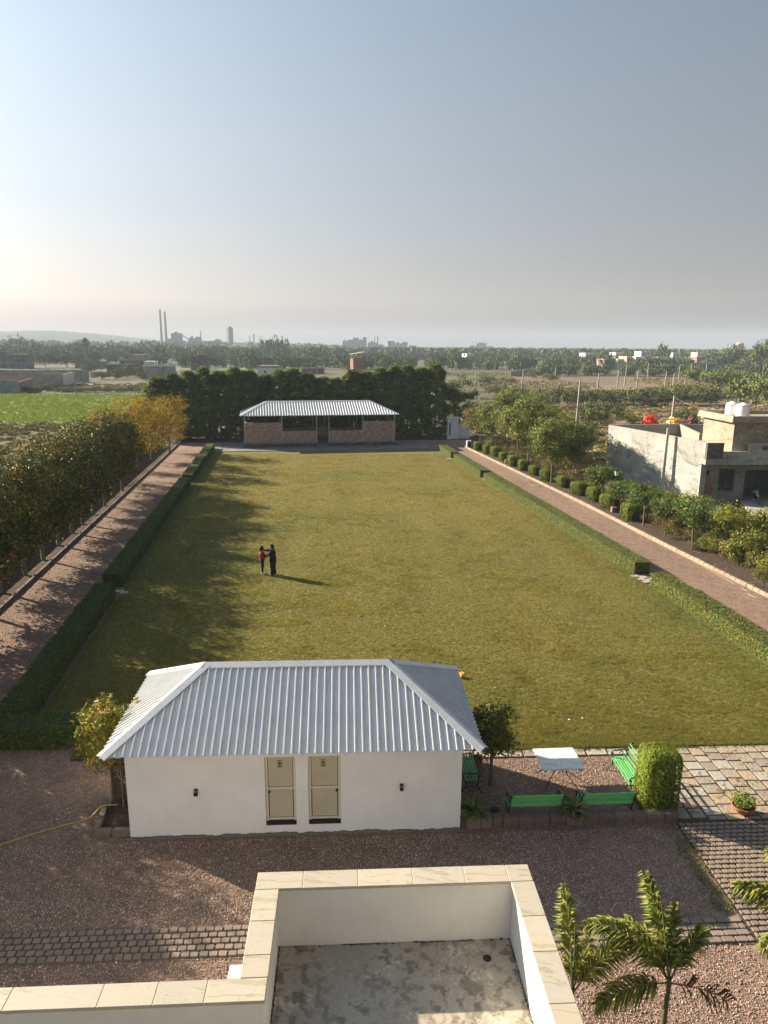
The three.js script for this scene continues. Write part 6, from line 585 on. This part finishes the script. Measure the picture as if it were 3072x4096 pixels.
  { const t = thing('panel_fence', 'tall fence of grey concrete panels behind the yard wall', 'fence'); for (let i = 0; i < 15; i++) { const x = -131 + i * 2.75, z = -258 - i * .25; mesh('fence_panel', bx(x + .09, x + 2.66, 0, 4.1 + .15 * (h2(i, 3, 4) - .5), z - .06, z + .06), wallM.grey, t); mesh('fence_post', bx(x - .085, x + .085, 0, 4.35, z - .12, z + .12), wallM.dgrey, t); } }
  heap('roof_rags', 'green cloth bundle on a pole above the concrete panel fence', 'cloth', -98, -268, 1.2, 6.4, [[.02, .16, .1], [.03, .12, .09], [.5, .5, .5]], 610, 60, .8);
  // town
  const T = [['tan_house', 'small tan house at the near end of the town', 157, -433, 8, 6.4, 'tan'], ['white_house', 'white house beside the small tan one', 163.5, -431, 6, 6.5, 'white'], ['cream_house', 'cream house with curved dark doorway', 168, -429, 5.5, 8, 'cream'], ['white_house', 'narrow white house next to cream house', 172, -427, 4, 7.9, 'white'], ['white_house', 'tallest bright white house of the town', 214, -518, 9, 10.6, 'white'], ['pink_house', 'pink-tan house above the red compound wall', 179.5, -425, 6.5, 7.4, 'tan'], ['cream_house', 'cream roof house right of the pink-tan house', 184.5, -423, 4, 7.9, 'cream'], ['tan_house', 'small tan roof house at the end of town row', 189.5, -421, 4.5, 7.7, 'tan'], ['white_house', 'pale house alone among trees left of the town', 177.5, -532, 7, 9.2, 'white'], ['white_house', 'white roofed house behind the tan houses', 197, -525, 6, 9.8, 'white'], ['white_house', 'tiny white house far off behind the town', 255, -560, 6, 9.5, 'white'], ['tan_house', 'brown house beside two pale pillars', 236, -480, 8, 7.6, 'tan'], ['white_house', 'far pale building near the water tower foot', 290, -590, 9, 9.6, 'white'], ['white_house', 'little white house in the middle of hazy belt', 88, -520, 6, 8.3, 'white']];
  for (const [n, lab, x, z, w, h, m] of T) house(n, lab, x, z, w, 7, h - .7, m, { win: [[-w * .25, h - 2.6, .9, 1.1], [w * .2, h - 2.6, 1.1, 1.1]], turn: .35 });
  w1('compound_wall', 'dark red compound wall with faded lettering band below the town', [173, -424.5], [186, -419], 4.9, 'red'); w1('market_shed', 'long dark teal shed roof below the town', [186, -420], [215, -408], 4.6, 'teal', 5);
  { const t = thing('water_tower', 'round concrete water tower above the eucalyptus trees', 'water tower', [430, 0, -791]); mesh('tank', new THREE.LatheGeometry([[0, 12], [2.5, 12.2], [4.6, 14.2], [4.7, 18.2], [4.4, 18.4], [3, 19.2], [.4, 19.7], [.3, 20.3], [0, 20.3]].map(v => new THREE.Vector2(...v)), 24), wallM.cream, t); for (let i = 0; i < 6; i++) { const a = i * 1.047; mesh('column', tube([[Math.cos(a) * 3.2, 0, Math.sin(a) * 3.2], [Math.cos(a) * 3, 13, Math.sin(a) * 3]], .3, 6), wallM.grey, t); } }
}
// ---------- the far cement works ----------
{
  const m = std([.34, .33, .32], { roughness: 1 }), m2 = std([.28, .27, .26], { roughness: 1 }); const stack = (lab, x, z, y0, h, r0, r1) => { const t = thing('factory_chimney', lab, 'chimney', [x * .65, 12.7 + (y0 - 12.7) * .65, z * .65]); t.scale.setScalar(.65); mesh('shaft', tube([[0, 0, 0], [0, h * .5, 0], [0, h, 0]], [r0, (r0 + r1) / 2, r1], 14, 2), m, t); mesh('rim', new THREE.CylinderGeometry(r1 * 1.15, r1 * 1.1, h * .02, 14).translate(0, h * .99, 0), m2, t); };
  const plant = (lab, x, z, y0, bl) => { const t = thing('factory_building', lab, 'factory', [x * .65, 12.7 + (y0 - 12.7) * .65, z * .65]); t.scale.setScalar(.65); bl.forEach(([x0, x1, h, d, k]) => { mesh('block', bx(x0, x1, 0, h, -(d || 14), 0), m, t); if (k) mesh('roof_duct', bx(x0 + (x1 - x0) * .3, x0 + (x1 - x0) * .6, h, h + k, -8, -3), m2, t); }); return t; };
  stack('tallest of the two twin factory chimneys', -547, -2234, 8, 107, 4.2, 2.6); stack('slightly shorter of the two twin factory chimneys', -535, -2240, 8, 101, 4.4, 2.9); stack('slender single chimney between factory sheds', -436, -2258, 10, 44, 2.2, 1.7); stack('small factory chimney right of the tower', -292, -2270, 8, 33, 1.6, 1.3); stack('smaller factory chimney next to the skyline tree', -280, -2270, 8, 39, 2.2, 1.9); stack('thin chimney of the middle works', 88, -2298, 5, 38, 1.5, 1.3); stack('thicker chimney of the middle works', 97, -2298, 5, 39, 2.2, 2);
  plant('high factory block beside the twin chimneys', -505, -2243, 8, [[-16, 14, 40, 20, 4], [-30, -16, 24, 16], [14, 26, 18, 14]]); plant('stepped factory sheds along the hill', -455, -2252, 8, [[-18, 4, 26, 20, 6], [4, 16, 30, 20], [22, 60, 18, 16], [60, 90, 13, 14]]); plant('low factory sheds at the silo foot', -385, -2268, 8, [[-14, 6, 22, 16, 3], [6, 24, 16, 14]]);
  { const t = thing('silo_tower', 'tall factory preheater tower with side ladder frame', 'tower', [-350 * .65, 9.6, -2273 * .65]); t.scale.setScalar(.65); mesh('shaft', tube([[0, 0, 0], [0, 30, 0], [0, 57, 0]], 8.2, 16, 2), m, t); mesh('ladder_frame', merge([bx(-11.5, -10.7, 0, 58, -1, 0), bx(-8.6, -8.2, 0, 58, -1, 0), ...[...Array(9)].map((_, i) => bx(-11.4, -8.3, 6 + i * 6, 6.8 + i * 6, -1, 0))]), m2, t); mesh('top_housing', merge([bx(-5, 5, 57, 60, -5, 5), bx(-1.5, 1.5, 60, 63, -2, 2)]), m2, t); }
  plant('middle cement works block with frames and domes', 25, -2300, 3, [[-36, -20, 26, 14, 4], [-20, -4, 30, 14], [-4, 14, 36, 16], [14, 26, 30, 14, 3], [26, 38, 38, 14], [42, 70, 22, 14, 4], [74, 90, 16, 14]]); plant('long low cement works with small stacks', 158, -2294, 3, [[-30, -8, 27, 14], [-8, 14, 20, 14, 4], [14, 32, 24, 14], [38, 60, 14, 14]]); plant('low far works with round tanks on skyline', 462, -2560, 0, [[-34, -10, 18, 14], [-10, 24, 26, 14, 3], [24, 50, 16, 14], [-70, -40, 12, 14]]);
  for (let i = 0; i < 5; i++) stack(['first', 'second', 'third', 'fourth', 'fifth'][i] + ' little stack of the low far works', 440 + i * 12, -2562, 20, 14 + (i % 2) * 4, 1.4, 1.2);
  const cv = mesh('conveyor', tube([[-491, 44, -2244], [-474, 32, -2248]].map(p => [p[0] * .65, 12.7 + (p[1] - 12.7) * .65, p[2] * .65]), 1.0, 5), m2); tag(cv, 'sloping conveyor beside the high factory block', 'conveyor');
}
renderer.render(scene, camera);
